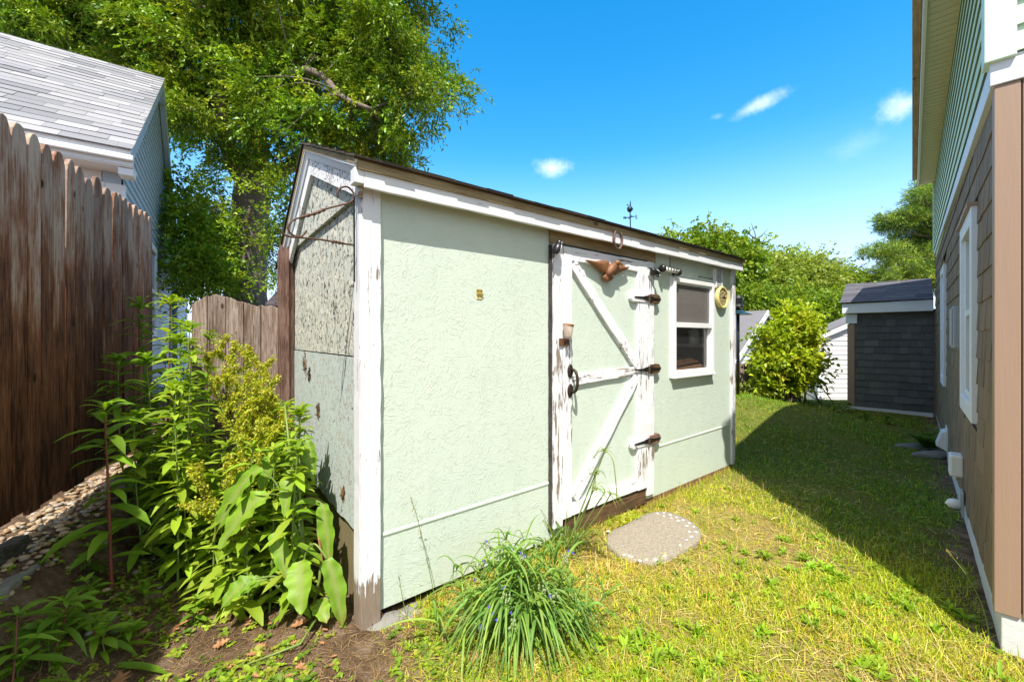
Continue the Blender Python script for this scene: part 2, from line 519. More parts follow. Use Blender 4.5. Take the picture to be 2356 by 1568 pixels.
M['siding_algae_shade'] = simple('algae_and_painted_shade_lip', (.13, .20, .10), .8, var=.4, scale=3)  # dark lap shade painted into the lip colour, with some algae stain
M['green_trim'] = simple('pale_green_corner_trim', (.60, .76, .60), .45, var=.04, bump=.05)
M['soffit'] = simple('cream_soffit', (.60, .58, .46), .6, var=.06)
M['tan_trim'] = simple('tan_brown_corner_trim', (.325, .215, .15), .55, var=.07, scale=60, bump=.25, stretch=(1, 1, .05))
M['roof_edge'] = simple('dark_roof_edge', (.055, .045, .03), .9, var=.4, bump=.5)
M['iron'] = simple('rusty_wrought_iron', (.10, .055, .035), .6, .5, var=.5, scale=60, bump=.3)
M['iron_black'] = simple('black_iron', (.018, .017, .017), .5, .4, var=.4, scale=60)
M['iron_brown'] = simple('dark_bronze_iron', (.045, .032, .024), .5, .6, var=.4, scale=50)
M['shoe'] = simple('rusty_horseshoe_iron', (.16, .10, .085), .8, .3, var=.6, scale=70, bump=.6)
M['bronze'] = simple('painted_bronze', (.20, .088, .034), .55, .05, var=.6, scale=30, bump=.5)
M['brass'] = simple('brass', (.62, .47, .12), .35, .7, var=.2, scale=50)
M['black'] = simple('black_paint', (.014, .014, .016), .35, var=.3)
M['white_spot'] = simple('white_enamel', (.75, .75, .73), .4, var=.06)
M['dark_green'] = simple('dark_bluish_metal', (.02, .05, .07), .35, .3, var=.2)
M['clock_rim'] = simple('yellow_clock_rim', (.74, .60, .22), .4, var=.08)
M['clock_face'] = simple('tan_clock_face', (.36, .29, .14), .6, var=.4, scale=40)
M['rust'] = simple('rust_plate', (.14, .06, .03), .8, .2, var=.6, scale=60, bump=.5)
M['concrete'] = simple('pale_concrete', (.20, .195, .18), .85, var=.25, scale=30, bump=.4)
M['concrete_white'] = simple('whitewashed_concrete', (.62, .63, .64), .8, var=.15, scale=25, bump=.3)
M['rock'] = simple('rough_aggregate', (.17, .155, .12), .9, var=.6, scale=70, bump=.9)
M['meter'] = simple('grey_painted_box', (.33, .36, .38), .5, .1, var=.12)
M['bark'] = simple('tree_bark', (.17, .135, .11), .95, var=.55, scale=9, bump=1.0, stretch=(1, 1, .25))
M['twig'] = simple('grey_twig', (.16, .125, .10), .9, var=.4, scale=20)
M['stem_green'] = simple('green_stem', (.16, .23, .05), .5, var=.3)
M['stem_red'] = simple('red_stem', (.22, .055, .04), .5, var=.3)
M['leaf'] = mat_leaf('tree_leaf', .34)
M['leaf_oak'] = mat_leaf('oak_leaf', .20)
M['leaf_weed'] = mat_leaf('weed_leaf', .36, .5)
M['blade'] = mat_leaf('grass_blade', .22, .5)
M['needle'] = mat_leaf('pine_needle', .15, .6)
M['petal'] = simple('violet_petal', (.12, .09, .55), .5)
M['dead'] = simple('dead_brown_leaf', (.33, .16, .07), .7, var=.6, scale=40, bump=.4)
M['pebble'] = mat_tint('river_pebble', .65, .4, scale=40, var=.3)
M['wire'] = simple('cable_black', (.03, .03, .035), .5)


def mat_glass(name, op, tint):
    m, t, b, o = material(name)
    tr = t.node('ShaderNodeBsdfTransparent'); gl = t.node('ShaderNodeBsdfGlossy'); gl.inputs['Roughness'].default_value = .04
    lw = t.node('ShaderNodeLayerWeight'); fr = t.node('ShaderNodeMath', operation='MULTIPLY_ADD'); t.put(fr.inputs[0], t.math('POWER', lw.outputs['Facing'], 4.0)); fr.inputs[1].default_value = .7; fr.inputs[2].default_value = .04
    mx = t.node('ShaderNodeMixShader'); t.l.new(fr.outputs[0], mx.inputs[0]); t.l.new(tr.outputs[0], mx.inputs[1]); t.l.new(gl.outputs[0], mx.inputs[2])
    df = t.node('ShaderNodeBsdfDiffuse'); t.put(df.inputs[0], t.mix(t.noise(t.coord(), 6, 4), [x * .8 for x in tint], tint))
    m2 = t.node('ShaderNodeMixShader'); m2.inputs[0].default_value = op
    t.l.new(mx.outputs[0], m2.inputs[1]); t.l.new(df.outputs[0], m2.inputs[2]); t.l.new(m2.outputs[0], o.inputs[0])
    return m


M['glass'] = mat_glass('window_glass', .03, (.3, .3, .3))
M['screen'] = mat_glass('insect_screen', .42, (.27, .25, .24))
M['jar'] = mat_glass('cloudy_plastic', .55, (.75, .6, .5))
m, t, b, o = material('dark_window_glass'); t.put(b.inputs['Base Color'], (.03, .033, .036)); b.inputs['Roughness'].default_value = .06; M['darkglass'] = m


# ------------------------------------------------------------------ terrain
def sstep(a, b, x):
    t = np.clip((np.asarray(x, float) - a) / (b - a), 0, 1)
    return t * t * (3 - 2 * t)


FP0 = np.array([-2.206, 1.78]); FN = np.array([.912, .411]); FD = np.array([-.411, .912])   # stockade fence line, normal to the yard, run


def fence_d(x, y): return (np.asarray(x) - FP0[0]) * FN[0] + (np.asarray(y) - FP0[1]) * FN[1]


def fence_t(x, y): return (np.asarray(x) - FP0[0]) * FD[0] + (np.asarray(y) - FP0[1]) * FD[1]


def hgt(x, y):
    x = np.asarray(x, float); y = np.asarray(y, float)
    d = fence_d(x, y)
    left = .37 * (1 - .55 * sstep(.08, .40, d) - .45 * sstep(.42, .72, d))
    left = left * (1 - sstep(6, 12, y)) * (1 - sstep(-3, -9, d) * .6)
    mound = .37 * sstep(4.2, 6.9, y) * (1 - .80 * sstep(3.3, 5.6, x)) * (1 - sstep(7.6, 10, y) * 1.0) * sstep(-1, .5, x)
    back = -.25 * sstep(7.6, 11, y) * sstep(-1, .5, x)
    n = .008 * np.sin(5.1 * x + 1.3 * np.sin(3.7 * y)) * np.cos(4.3 * y + 1.1 * np.sin(2.9 * x)) + .004 * np.sin(17 * x + 9 * y) * np.cos(13 * y - 7 * x)
    return np.maximum(left, 0) + mound + back + n * (np.hypot(x, y) < 14)


def hz(x, y): return float(hgt(x, y))


def ground_sheet():
    n = 300
    u = np.linspace(-1, 1, n)
    xs = 1.1 * np.sinh(6.3 * u); ys = 2.4 + 1.1 * np.sinh(6.3 * u)
    X, Y = np.meshgrid(xs, ys)
    Z = hgt(X, Y)
    V = np.stack([X, Y, Z], -1).reshape(-1, 3)
    i = np.arange(n - 1); a = (i[:, None] * n + i[None, :]).ravel()
    Fq = np.stack([a, a + 1, a + n + 1, a + n], -1)
    m, t, b, o = material('lawn_soil')
    v = t.coord()
    x, y, z = t.sep(v)[0:3]
    lawn = t.ramp(t.noise(v, 2.6, 6, .65), [(.36, (.26, .17, .07)), (.46, (.36, .26, .07)), (.58, (.24, .25, .03)), (.72, (.42, .31, .11))])
    lawn = t.mix(t.ramp(t.noise(v, 55, 4, .7), [(.42, 0), (.66, .8)]), lawn, (.44, .33, .16))
    soil = t.ramp(t.noise(v, 7, 7, .7), [(.30, (.055, .033, .019)), (.50, (.165, .108, .068)), (.70, (.36, .265, .195))])
    soil = t.mix(t.ramp(t.noise(v, 90, 3, .7), [(.55, 0), (.7, .7)]), soil, (.2, .15, .1))
    # the bed left of the shed and the strip along the house foundation are bare
    wob = t.math('MULTIPLY', t.math('SUBTRACT', t.noise(v, 4, 5), .5), .9)
    bx = t.math('ADD', t.math('ADD', x, t.math('MULTIPLY', y, .28)), wob)
    bed = t.ramp(bx, [(0.0, 1), (.42, 0)])
    bed = t.node('ShaderNodeMapRange', interpolation_type='SMOOTHSTEP'); t.put(bed.inputs['Value'], bx)
    bed.inputs['From Min'].default_value = .38; bed.inputs['From Max'].default_value = -.12
    hx = t.math('ADD', t.math('MULTIPLY', t.math('SUBTRACT', x, 2.04), -.7181), t.math('MULTIPLY', t.math('SUBTRACT', y, 1.73), .6959))
    hb = t.node('ShaderNodeMapRange', interpolation_type='SMOOTHSTEP'); t.put(hb.inputs['Value'], t.math('ADD', hx, t.math('MULTIPLY', wob, .25)))
    hb.inputs['From Min'].default_value = .22; hb.inputs['From Max'].default_value = .02
    k = t.math('MAXIMUM', bed.outputs[0], hb.outputs[0])
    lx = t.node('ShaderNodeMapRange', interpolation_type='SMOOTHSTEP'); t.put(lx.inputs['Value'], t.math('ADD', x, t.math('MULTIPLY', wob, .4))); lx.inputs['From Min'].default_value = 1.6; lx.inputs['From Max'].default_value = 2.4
    lawn = t.mix(t.math('MULTIPLY', lx.outputs[0], .75), lawn, t.mix(t.noise(v, 20, 4), (.06, .11, .01), (.13, .16, .02)))  # house shade painted into the ground as a darker green
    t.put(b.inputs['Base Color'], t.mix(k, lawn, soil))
    b.inputs['Roughness'].default_value = .95; b.inputs['Specular IOR Level'].default_value = .1
    hh = t.math('ADD', t.noise(v, 40, 6, .7), t.math('MULTIPLY', t.noise(v, 140, 4, .7), .5))
    t.put(b.inputs['Normal'], t.bump(hh, .9, .03))
    g = npmesh('ground', V, Fq, m, smooth=True)
    tag(g, kind='structure', label='lawn and bare soil of the back yard')


ground_sheet()

# ------------------------------------------------------------------ the shed
C0 = Vector((-.664, 1.857, 0)); D1 = Vector((.786, .618, 0)); D2 = Vector((-.618, .786, 0))
SHED_RZ = math.atan2(.618, .786)


def FR(px, py, p=0.0):      # picture point -> (u, z) on the shed's front, p in front of the wall
    k = (px - CX) / F; o = C0 - D2 * p
    u = (k * o.y - o.x) / (D1.x - k * D1.y); Y = o.y + D1.y * u
    return u, H - (py - HY) / F * Y


def FV(px, py, p=0.0):
    u, z = FR(px, py, p); return Vector((u, -p, z))


def SDv(px, py, p=0.0):     # picture point -> local point on the gable side
    k = (px - CX) / F; o = C0 - D1 * p
    v = (k * o.y - o.x) / (D2.x - k * D2.y); Y = o.y + D2.y * v
    return Vector((-p, v, H - (py - HY) / F * Y))


def shed_world(v): return C0 + D1 * v.x + D2 * v.y + Vector((0, 0, v.z))


L, W = 3.64, 1.70
RV, RZt = .86, 2.472        # ridge (v, z of the roof's top)
shed = empty('shed', C0, SHED_RZ, 'pale green wooden garden shed with peeling white trim and a low gabled roof', 'shed')


def roof_z(v): return RZt - (RV - v) * .419 if v < RV else RZt - (v - RV) * .66


wu0, wu1 = FR(1551, 750, .035)[0], FR(1643.5, 750, .035)[0]
wz0, wz1 = .975, 1.79
hu0, hu1, hz0, hz1 = wu0 + .02, wu1 - .02, wz0 + .02, wz1 - .02
mb = MB()
us = [0, .6, hu0, hu1, L]; zs = [.045, hz0, hz1, 2.03]
mb.grid_wall(us, zs, lambda u, z: hu0 < u < hu1 and hz0 < z < hz1, lambda u, z: (u, 0, z), (0, .03, 0))
front = mb.build('front_wall', M['osb'], shed)
mb = MB().box(0, L, W - .03, W, 0, 1.86); mb.build('back_wall', M['inside'], shed)
mb = MB(); mb.prism([(L, .031, .02), (L, W - .031, .02), (L, W - .031, 1.84), (L, RV, 2.38), (L, .031, 2.04)], (-.03, 0, 0)); mb.build('end_wall', M['inside'], shed)
MB().box(.035, L - .035, .035, W - .035, .02, .06).build('floor', M['wood_brown'], shed)
# gable side: three sheets, one over the other
gm = 1.945
mb = MB(); mb.prism([(.0, .06, 1.21), (.0, W, 1.21), (.0, W, gm + .03), (.0, .06, gm + .03)], (.028, 0, 0)); mb.build('gable_wall', M['gable'], shed)
mb = MB(); mb.prism([(-.02, .04, gm), (-.02, W - .02, gm - .01), (-.02, W - .02, roof_z(W) - .05), (-.02, RV, RZt - .06), (-.02, .04, roof_z(.04) - .05)], (.05, 0, 0)); mb.build('gable_panel', M['gable'], shed)
random.seed(3)
low = [(-.004, .05, .385)]
vv = .05
while vv < W - .02:
    low.append((-.004, vv, .385 + random.uniform(-.006, .012))); vv += .06
low += [(-.004, W, .41), (-.004, W, .95), (-.004, W - .07, 1.0), (-.004, W - .05, 1.09), (-.004, W - .13, 1.13), (-.004, W - .12, 1.202), (-.004, .05, 1.202)]
mb = MB(); mb.prism(low, (.03, 0, 0)); mb.build('gable_lower_panel', M['gable_low'], shed)
MB().box(.012, .03, .05, W, -.05, .40).build('skirt_board', M['ply'], shed)
# torn, rotten spots in the lower sheet
for (px, py, s) in [(732, 943, .045), (702, 832, .06), (790, 1133, .02), (712, 860, .035)]:
    c = SDv(px, py, .006); mb = MB()
    for k in range(26):
        a = random.uniform(0, 6.3); r = s * random.random() ** .5
        q = c + Vector((random.uniform(-.008, .004), math.cos(a) * r * .8, math.sin(a) * r))
        d = Vector((random.uniform(-.3, .1), random.gauss(0, .5), random.gauss(0, 1))).normalized() * random.uniform(.01, .03)
        mb.board(q - d, q + d, Vector((0, .004, .001)), Vector((.003, 0, 0)), .0008, .01)
    mb.build('rot_patch', M['wood_brown'], shed)
# seam lip across the front
for a, b in [((.075, .392), (1.13, .402)), ((2.245, .432), (L - .04, .445))]:
    mb = MB()
    mb.hexa([(a[0], -.005, a[1] - .008), (b[0], -.005, b[1] - .008), (b[0], -.0005, b[1] - .02), (a[0], -.0005, a[1] - .02)],
            [(a[0], -.004, a[1]), (b[0], -.004, b[1]), (b[0], -.0005, b[1] + .007), (a[0], -.0005, a[1] + .007)])
    mb.build('seam_strip', M['osb'], shed)
# corner posts
mb = MB(); mb.board((.022, -.026, -.005), (.022, -.026, 2.0), (.044, 0, 0), (0, .026, 0), .0016); mb.build('corner_board', M['peel_z_low'], shed, bevel=.003)
mb = MB(); mb.board((-.024, .03, -.03), (-.024, .03, 2.02), (0, -.042, 0), (.026, 0, 0), .0016); mb.build('corner_board', M['peel_z_low'], shed, bevel=.003)
mb = MB(); mb.board((-.014, .085, 1.2), (-.014, .085, 1.97), (0, -.010, 0), (.014, 0, 0), .001); mb.build('corner_batten', M['peel_z'], shed, bevel=.002)
mb = MB(); mb.board((L - .03, -.022, .05), (L - .03, -.022, 2.0), (.034, 0, 0), (0, .022, 0), .0012); mb.build('corner_board', M['peel_z'], shed, bevel=.003)
# brick sill under the front
mb = MB()
uu = 1.15
while uu < L - .02:
    l = min(.2, L - .005 - uu)
    mb.board((uu + .004, .0, .0 + .01), (uu + l - .004, .0, .012), (0, 0, -.034), (0, .08, 0), .002, .05); uu += .205
mb.build('brick_sill', simple('sill_brick', (.21, .10, .06), .9, var=.4, scale=14, bump=.7), shed)
# fascia, roof edge, roof
FU0, FU1 = -.03, 3.655
mb = MB(); mb.board((FU0, -.088, 1.986), (1.86, -.088, 1.986), (0, 0, -.044), (0, .02, 0), .0012, .1); mb.board((1.863, -.088, 1.986), (FU1, -.088, 1.989), (0, 0, -.044), (0, .02, 0), .0012, .1)
mb.build('fascia', M['fascia'], shed, bevel=.003)
MB().box(FU0 + .02, FU1 - .02, -.066, .0, 1.985, 1.997).build('eave_soffit', M['wood_tan'], shed)
roof = empty('roof'); roof.parent = shed
RU0, RU1 = -.085, 3.675
mb = MB()
ev = -.104
mb.box(FU0 - .03, RU1 - .01, -.100, -.0885, 2.012, 2.048)
mb.hexa([(RU0 + .012, ev + .012, 2.032), (RU1, ev + .012, 2.032), (RU1, RV, RZt - .048), (RU0 + .012, RV, RZt - .048)],
        [(RU0 + .012, ev + .012, 2.059), (RU1, ev + .012, 2.059), (RU1, RV, RZt - .018), (RU0 + .012, RV, RZt - .018)])
mb.hexa([(RU0 + .012, RV + .001, RZt - .048), (RU1, RV + .001, RZt - .048), (RU1, 1.80, 1.815), (RU0 + .012, 1.80, 1.815)],
        [(RU0 + .012, RV + .001, RZt - .018), (RU1, RV + .001, RZt - .018), (RU1, 1.80, 1.845), (RU0 + .012, 1.80, 1.845)])
mb.build('roof_deck', M['wood_tan'], roof)


def shingle_roof(name, parent, O, U, S, Nn, ul, sl, expo, tabw, cols, thick=(.004, .011), seed=1):
    """courses of overlapping tabs on a plane: O origin at the eave, U along, S up the slope, Nn normal"""
    r = random.Random(seed); mb = MB()
    O, U, S, Nn = Vector(O), Vector(U).normalized(), Vector(S).normalized(), Vector(Nn).normalized()
    n = int(math.ceil(sl / expo))
    for j in range(n):
        s0 = j * expo - .01; s1 = min((j + 1) * expo + .012, sl)
        u = -r.random() * tabw[1]
        while u < ul:
            l = r.uniform(*tabw); a = max(u, 0) + .0012; b = min(u + l, ul) - .0012; u += l
            if b - a < .004: continue
            th = r.uniform(*thick); drop = r.gauss(0, .003)
            c = r.choice(cols); f = r.uniform(.85, 1.12); mb.t = tuple(x * f for x in c)
            q = lambda uu, ss, hh: O + U * uu + S * ss + Nn * hh
            mb.hexa([q(a, s0 + drop, .001), q(b, s0 + drop, .001), q(b, s1, -.001), q(a, s1, -.001)],
                    [q(a, s0 + drop, .004 + th), q(b, s0 + drop, .004 + th), q(b, s1, .003), q(a, s1, .003)])
    return mb.build(name, M['shingle'], parent, tint=True)


sl = math.hypot(RV - ev + .02, (RV - ev + .02) * .419)
fs_ = Vector((0, 1, .419)).normalized(); fn_ = Vector((0, -.419, 1)).normalized()
dkc = [(.09, .075, .06), (.07, .06, .055), (.12, .10, .075), (.06, .055, .05)]
shingle_roof('shingles', roof, (RU0, ev - .006, 2.0535), (1, 0, 0), fs_, fn_, RU1 - RU0 + .02, sl, .14, (.1, .3), dkc, (.006, .013), 2)
bs_ = Vector((0, -1, .66)).normalized(); bn_ = Vector((0, .66, 1)).normalized()
shingle_roof('shingles', roof, (RU1, 1.82, 1.835), (-1, 0, 0), bs_, bn_, RU1 - RU0, math.hypot(.96, .96 * .66), .14, (.1, .3), dkc, (.006, .013), 3)
# rakes on the gable: upper grey moulding and lower white board
for (va, vb) in [(-.105, RV), (RV, 1.79)]:
    s = Vector((0, vb - va, roof_z(vb) - roof_z(va))); n = Vector((0, -s.z, s.y)).normalized() * (1 if True else 1)
    a = Vector((0, va, roof_z(va))); b = Vector((0, vb, roof_z(vb)))
    off = n * -.085; off2 = n * -.135
    mb = MB(); mb.hexa([a + n * -.05 + Vector((-.062, 0, 0)), b + n * -.05 + Vector((-.062, 0, 0)), b + n * -.05 + Vector((-.002, 0, 0)), a + n * -.05 + Vector((-.002, 0, 0))][::-1],
                       [a + n * -.085 + Vector((-.05, 0, 0)), b + n * -.085 + Vector((-.05, 0, 0)), b + n * -.085 + Vector((-.002, 0, 0)), a + n * -.085 + Vector((-.002, 0, 0))][::-1])
    mb.hexa([a + n * -.02 + Vector((-.072, 0, 0)), b + n * -.02 + Vector((-.072, 0, 0)), b + n * -.02 + Vector((-.004, 0, 0)), a + n * -.02 + Vector((-.004, 0, 0))][::-1],
            [a + n * -.049 + Vector((-.070, 0, 0)), b + n * -.049 + Vector((-.070, 0, 0)), b + n * -.049 + Vector((-.004, 0, 0)), a + n * -.049 + Vector((-.004, 0, 0))][::-1])
    mb.build('rake_moulding', M['white_clean'], shed)
    mb = MB(); mb.board(a + n * -.128 + Vector((-.042, 0, 0)) + s * .0, b + n * -.128 + Vector((-.042, 0, 0)) , n * .042, Vector((.022, 0, 0)), .0012, .05)
    mb.build('rake_board', M['peel_bad'] if va < 0 else M['peel_z'], shed)
MB().box(-.07, -.03, -.088, -.03, 1.955, 2.02).build('rake_return', M['white_clean'], shed, bevel=.003)

# header over the door, door casings
hdr = MB(); a = FV(1266, 540, .016); b = FV(1508, 600, .016)
hdr.board((a.x, -.016, 1.925), (b.x, -.016, 1.925), (0, 0, -.045), (0, .016, 0), .001, .1)
hdr.build('door_header', M['wood_tan'], shed, bevel=.002)
ca0, ca1 = FR(1275, 800, .03)[0], FR(1294.5, 800, .03)[0]
cb0, cb1 = FR(1489, 800, .03)[0], FR(1504.5, 800, .03)[0]
for (x0, x1, zb) in [(ca0, ca1, .115), (cb0, cb1, .085)]:
    mb = MB(); mb.board(((x0 + x1) / 2, -.03, zb), ((x0 + x1) / 2, -.03, 1.878), ((x1 - x0) / 2, 0, 0), (0, .03, 0), .0018); mb.build('door_casing', M['peel_z'], shed, bevel=.003)
mb = MB(); mb.board((ca0 - .012, -.012, .10), (ca0 - .012, -.012, 1.87), (.012, 0, 0), (0, .012, 0), .001); mb.build('casing_batten', M['timber'], shed)
mb = MB(); mb.board((ca1 + .03, -.018, .085), (cb0, -.018, .085), (0, 0, -.055), (0, .018, 0), .003); mb.build('door_sill', M['wood_brown'], shed, bevel=.003)

door = empty('door', (0, 0, 0)); door.parent = shed
dz0, dz1 = .155, 1.872
dl, dr = ca1 + .004, cb0 - .004
MB().box(dl + .005, dr - .005, -.012, -.002, dz0 + .01, dz1 - .006).build('door_panel', M['osb'], door)
sw = FR(1316, 800, .034)[0] - dl
rw = dr - FR(1468, 800, .034)[0]


def dboard(name, p0, p1, hw, p=.034, t=.022, m='peel_z', ext=0):
    a, b = Vector((p0[0], -p, p0[1])), Vector((p1[0], -p, p1[1]))
    d = (b - a).normalized(); wv = d.cross(Vector((0, 1, 0))).normalized() * hw
    mb = MB(); mb.board(a - d * ext, b + d * ext, wv, (0, t, 0), .0015)
    return mb.build(name, M[m], door, bevel=.0025)


dboard('door_stile', (dl + sw / 2, dz0), (dl + sw / 2, dz1), sw / 2)
dboard('door_stile', (dr - rw / 2, dz0), (dr - rw / 2, dz1), rw / 2)
dboard('door_rail', (dl + sw + .002, dz1 - .042), (dr - rw - .002, dz1 - .042), .042, .032, .02, 'peel_x')
dboard('door_rail', (dl + sw + .002, 1.018), (dr - rw - .002, 1.053), .031, .032, .02, 'peel_bad')
dboard('door_rail', (dl + sw + .002, dz0 + .045), (dr - rw - .002, dz0 + .045), .04, .032, .02, 'peel_x')
dboard('door_brace', (dl + sw + .035, dz1 - .125), (dr - rw - .03, 1.115), .036, .036, .024, 'peel_n', .03)
dboard('door_brace', (dr - rw - .03, .985), (dl + sw + .045, dz0 + .125), .036, .035, .023, 'peel_n', .03)
MB().box(ca1 - .001, cb0 + .001, -.028, -.016, dz1 + .004, dz1 + .012).build('door_gap', M['black'], door)
# three strap hinges on wooden pads
gapu = (dr + cb0) / 2
for i, z in enumerate([1.595, 1.055, .51]):
    h = empty('hinge'); h.parent = door
    mb = MB()
    mb.prism([(gapu + .012, -.046, z + .010), (gapu + .14, -.046, z + .006), (gapu + .155, -.046, z), (gapu + .14, -.046, z - .006), (gapu + .012, -.046, z - .010)], (0, .005, 0))
    mb.prism([(gapu - .012, -.046, z + .012), (gapu - .17, -.046, z + .005), (gapu - .18, -.046, z), (gapu - .17, -.046, z - .005), (gapu - .012, -.046, z - .012)], (0, .005, 0))
    mb.prism([(gapu + .012, -.047, z + .02), (gapu + .06, -.047, z + .012), (gapu + .06, -.047, z - .012), (gapu + .012, -.047, z - .02)], (0, .004, 0))
    mb.prism([(gapu - .012, -.047, z + .02), (gapu - .06, -.047, z + .012), (gapu - .06, -.047, z - .012), (gapu - .012, -.047, z - .02)], (0, .004, 0))
    mb.build('strap', M['iron_black'], h)
    mb = MB(); mb.tube([(gapu, -.048, z - .024), (gapu, -.048, z + .024)], .009, 10); mb.build('hinge_pin', M['iron'], h)
    mb = MB(); pl = [(gapu + .03, z + .035), (gapu + .145, z + .035), (gapu + .175, z), (gapu + .145, z - .035), (gapu + .03, z - .035)]
    mb.prism([(x, -.041, zz) for x, zz in pl], (0, .041, 0)); mb.build('hinge_block', M['wood_brown'] if i < 2 else M['bark_post'], h, bevel=.003)
    if i != 1:
        mb = MB(); mb.prism([(gapu - .03, -.041, z + .036), (gapu - .17, -.041, z + .036), (gapu - .215, -.041, z + .02), (gapu - .22, -.041, z - .015), (gapu - .19, -.041, z - .036), (gapu - .03, -.041, z - .036)], (0, .03, 0))
        mb.build('hinge_block', M['peel_n'], h, bevel=.006)
# pull handle
hd = empty('handle'); hd.parent = door
hx, hza, hzb = FR(1311, 870, .036)[0], 1.09, .955
mb = MB()
for zc in (hza - .005, hzb + .005):
    mb.lathe([(.0, -.0), (.024, 0), (.026, .004), (.02, .009), (0, .01)], (0, 0, 0), (0, -1, 0), 18)
    for i in range(len(mb.V) - 90, len(mb.V)):
        x, y, z = mb.V[i]; mb.V[i] = (hx + x, -.035 + y, zc + z * 1.7)
mb.build('rose', M['iron_brown'], hd, smooth=True)
mb = MB(); pts = []
for k in range(17):
    a = math.pi * k / 16
    pts.append((hx + .004, -.044 - .052 * math.sin(a) ** .6, (hza + hzb) / 2 + (hza - hzb) / 2 * 1.05 * math.cos(a)))
mb.tube(pts, .0095, 10); mb.build('grip', M['iron_brown'], hd, smooth=True)

# window
win = empty('window'); win.parent = shed
zm = (wz0 + wz1) / 2 + .018
mb = MB()
fw = .034
mb.box(wu0, wu0 + fw, -.035, .02, wz0, wz1); mb.box(wu1 - fw, wu1, -.035, .02, wz0, wz1)
mb.box(wu0 + fw, wu1 - fw, -.035, .02, wz1 - fw, wz1); mb.box(wu0 + fw, wu1 - fw, -.036, .02, wz0, wz0 + fw)
mb.box(wu0 - .02, wu1 + .012, -.016, -.001, wz0 - .014, wz1 + .014)
mb.box(wu0 - .004, wu1 + .006, -.044, -.036, wz0 - .006, wz0 + .012)
f_ = MB()
f_.box(wu0, wu0 + fw, -.035, .02, wz0, wz1); f_.box(wu1 - fw, wu1, -.035, .02, wz0, wz1)
f_.box(wu0 + fw, wu1 - fw, -.0345, .02, wz1 - fw, wz1); f_.box(wu0 + fw, wu1 - fw, -.0345, .02, wz0, wz0 + fw)
f_.box(wu0 - .024, wu0, -.014, -.001, wz0 - .012, wz1 + .012); f_.box(wu1, wu1 + .012, -.014, -.001, wz0 - .012, wz1 + .012)
f_.box(wu0, wu1, -.014, -.001, wz1, wz1 + .012); f_.box(wu0 - .006, wu1 + .006, -.046, -.0005, wz0 - .016, wz0 - .0005)
f_.build('window_frame', M['vinyl'], win, bevel=.003)
sa = MB(); i0, i1 = wu0 + fw, wu1 - fw
sa.box(i0, i1, -.030, .0, zm - .020, zm + .022); sa.box(i0, i0 + .016, -.018, .0, zm + .022, wz1 - fw); sa.box(i1 - .016, i1, -.018, .0, zm + .022, wz1 - fw)
sa.box(i0 + .016, i1 - .016, -.018, .0, wz1 - fw - .014, wz1 - fw); sa.build('sash', M['vinyl'], win, bevel=.002)
sa = MB(); sa.box(i0, i0 + .012, .0, .016, wz0 + fw, zm - .020); sa.box(i1 - .02, i1, .0, .016, wz0 + fw, zm - .020); sa.box(i0 + .012, i1 - .02, .0, .0155, wz0 + fw, wz0 + fw + .012); sa.build('sash', M['vinyl'], win, bevel=.002)
MB().box(i0 + .016, i1 - .016, -.010, -.007, zm + .022, wz1 - fw - .014).build('insect_screen', M['screen'], win)
MB().box(i0 + .012, i1 - .02, .006, .009, wz0 + fw, zm - .020).build('pane', M['glass'], win)
MB().box(i0 + .01, i1 - .01, .05, .06, 1.60, 1.70).build('blind', M['inside_pale'], win)
# louvre by the eave
lv = empty('louvre'); lv.parent = shed
lu, lz0, lz1 = FR(1651, 630, .012)[0], 1.775, 1.935
mb = MB(); mb.box(lu - .075, lu + .075, -.012, -.001, lz0 - .02, lz1 + .012); mb.build('louvre_back', M['white_clean'], lv)
mb = MB()
for k in range(9):
    z = lz0 + .008 + k * (lz1 - lz0 - .016) / 8
    mb.hexa([(lu - .05, -.026, z - .008), (lu + .05, -.026, z - .008), (lu + .05, -.0125, z + .001), (lu - .05, -.0125, z + .001)],
            [(lu - .05, -.026, z - .005), (lu + .05, -.026, z - .005), (lu + .05, -.0125, z + .004), (lu - .05, -.0125, z + .004)])
mb.box(lu - .062, lu - .05, -.027, -.0125, lz0 - .01, lz1); mb.box(lu + .05, lu + .062, -.027, -.0125, lz0 - .01, lz1)
mb.build('louvre_blades', M['white_clean'], lv)
mb = MB(); mb.tube([(lu - .35, -.006, 1.835), (lu - .09, -.006, 1.838)], .003, 6); mb.build('cable', M['timber'], shed)
mb = MB(); u_ = FR(1541, 600, .006)[0]; mb.tube([(u_, -.006, 1.84), (u_, -.006, 1.96)], .003, 6); mb.build('cable', M['wire'], shed)
MB().box(3.36, 3.375, .034, .15, .7, 1.85).build('side_panel', M['inside_pale'], shed)
MB().box(3.05, 3.35, .034, .045, 1.0, 1.0005).build('ledge', M['inside_pale'], shed)
# shelves inside
for i, (z, m_) in enumerate([(1.455, 'shelf_wood'), (1.20, 'inside_pale'), (.86, 'shelf_wood')]):
    MB().box(3.38, L - .035, .034, 1.2, z, z + .03).build('shelf', M[m_], shed)
bin_ = MB(); bin_.hexa([(2.75, .08, .6), (3.33, .08, .6), (3.33, .45, .6), (2.75, .45, .6)], [(2.75, .08, 1.0), (3.33, .08, 1.04), (3.33, .45, 1.14), (2.75, .45, 1.08)])
tag(bin_.build('crate', M['shelf_wood'], None, bevel=.01), 'brown wooden crate on end inside the shed behind the lower window pane', 'crate'); bpy.data.objects['crate'].location = C0; bpy.data.objects['crate'].rotation_euler = (0, 0, SHED_RZ)
MB().box(2.75, 3.33, .08, .45, .06, .6).build('bench', M['inside'], shed)
jar = MB(); jar.lathe([(.0, 0), (.05, 0), (.055, .02), (.055, .13), (.03, .15), (.03, .18), (0, .18)], (0, 0, 0), (0, 0, 1), 16)
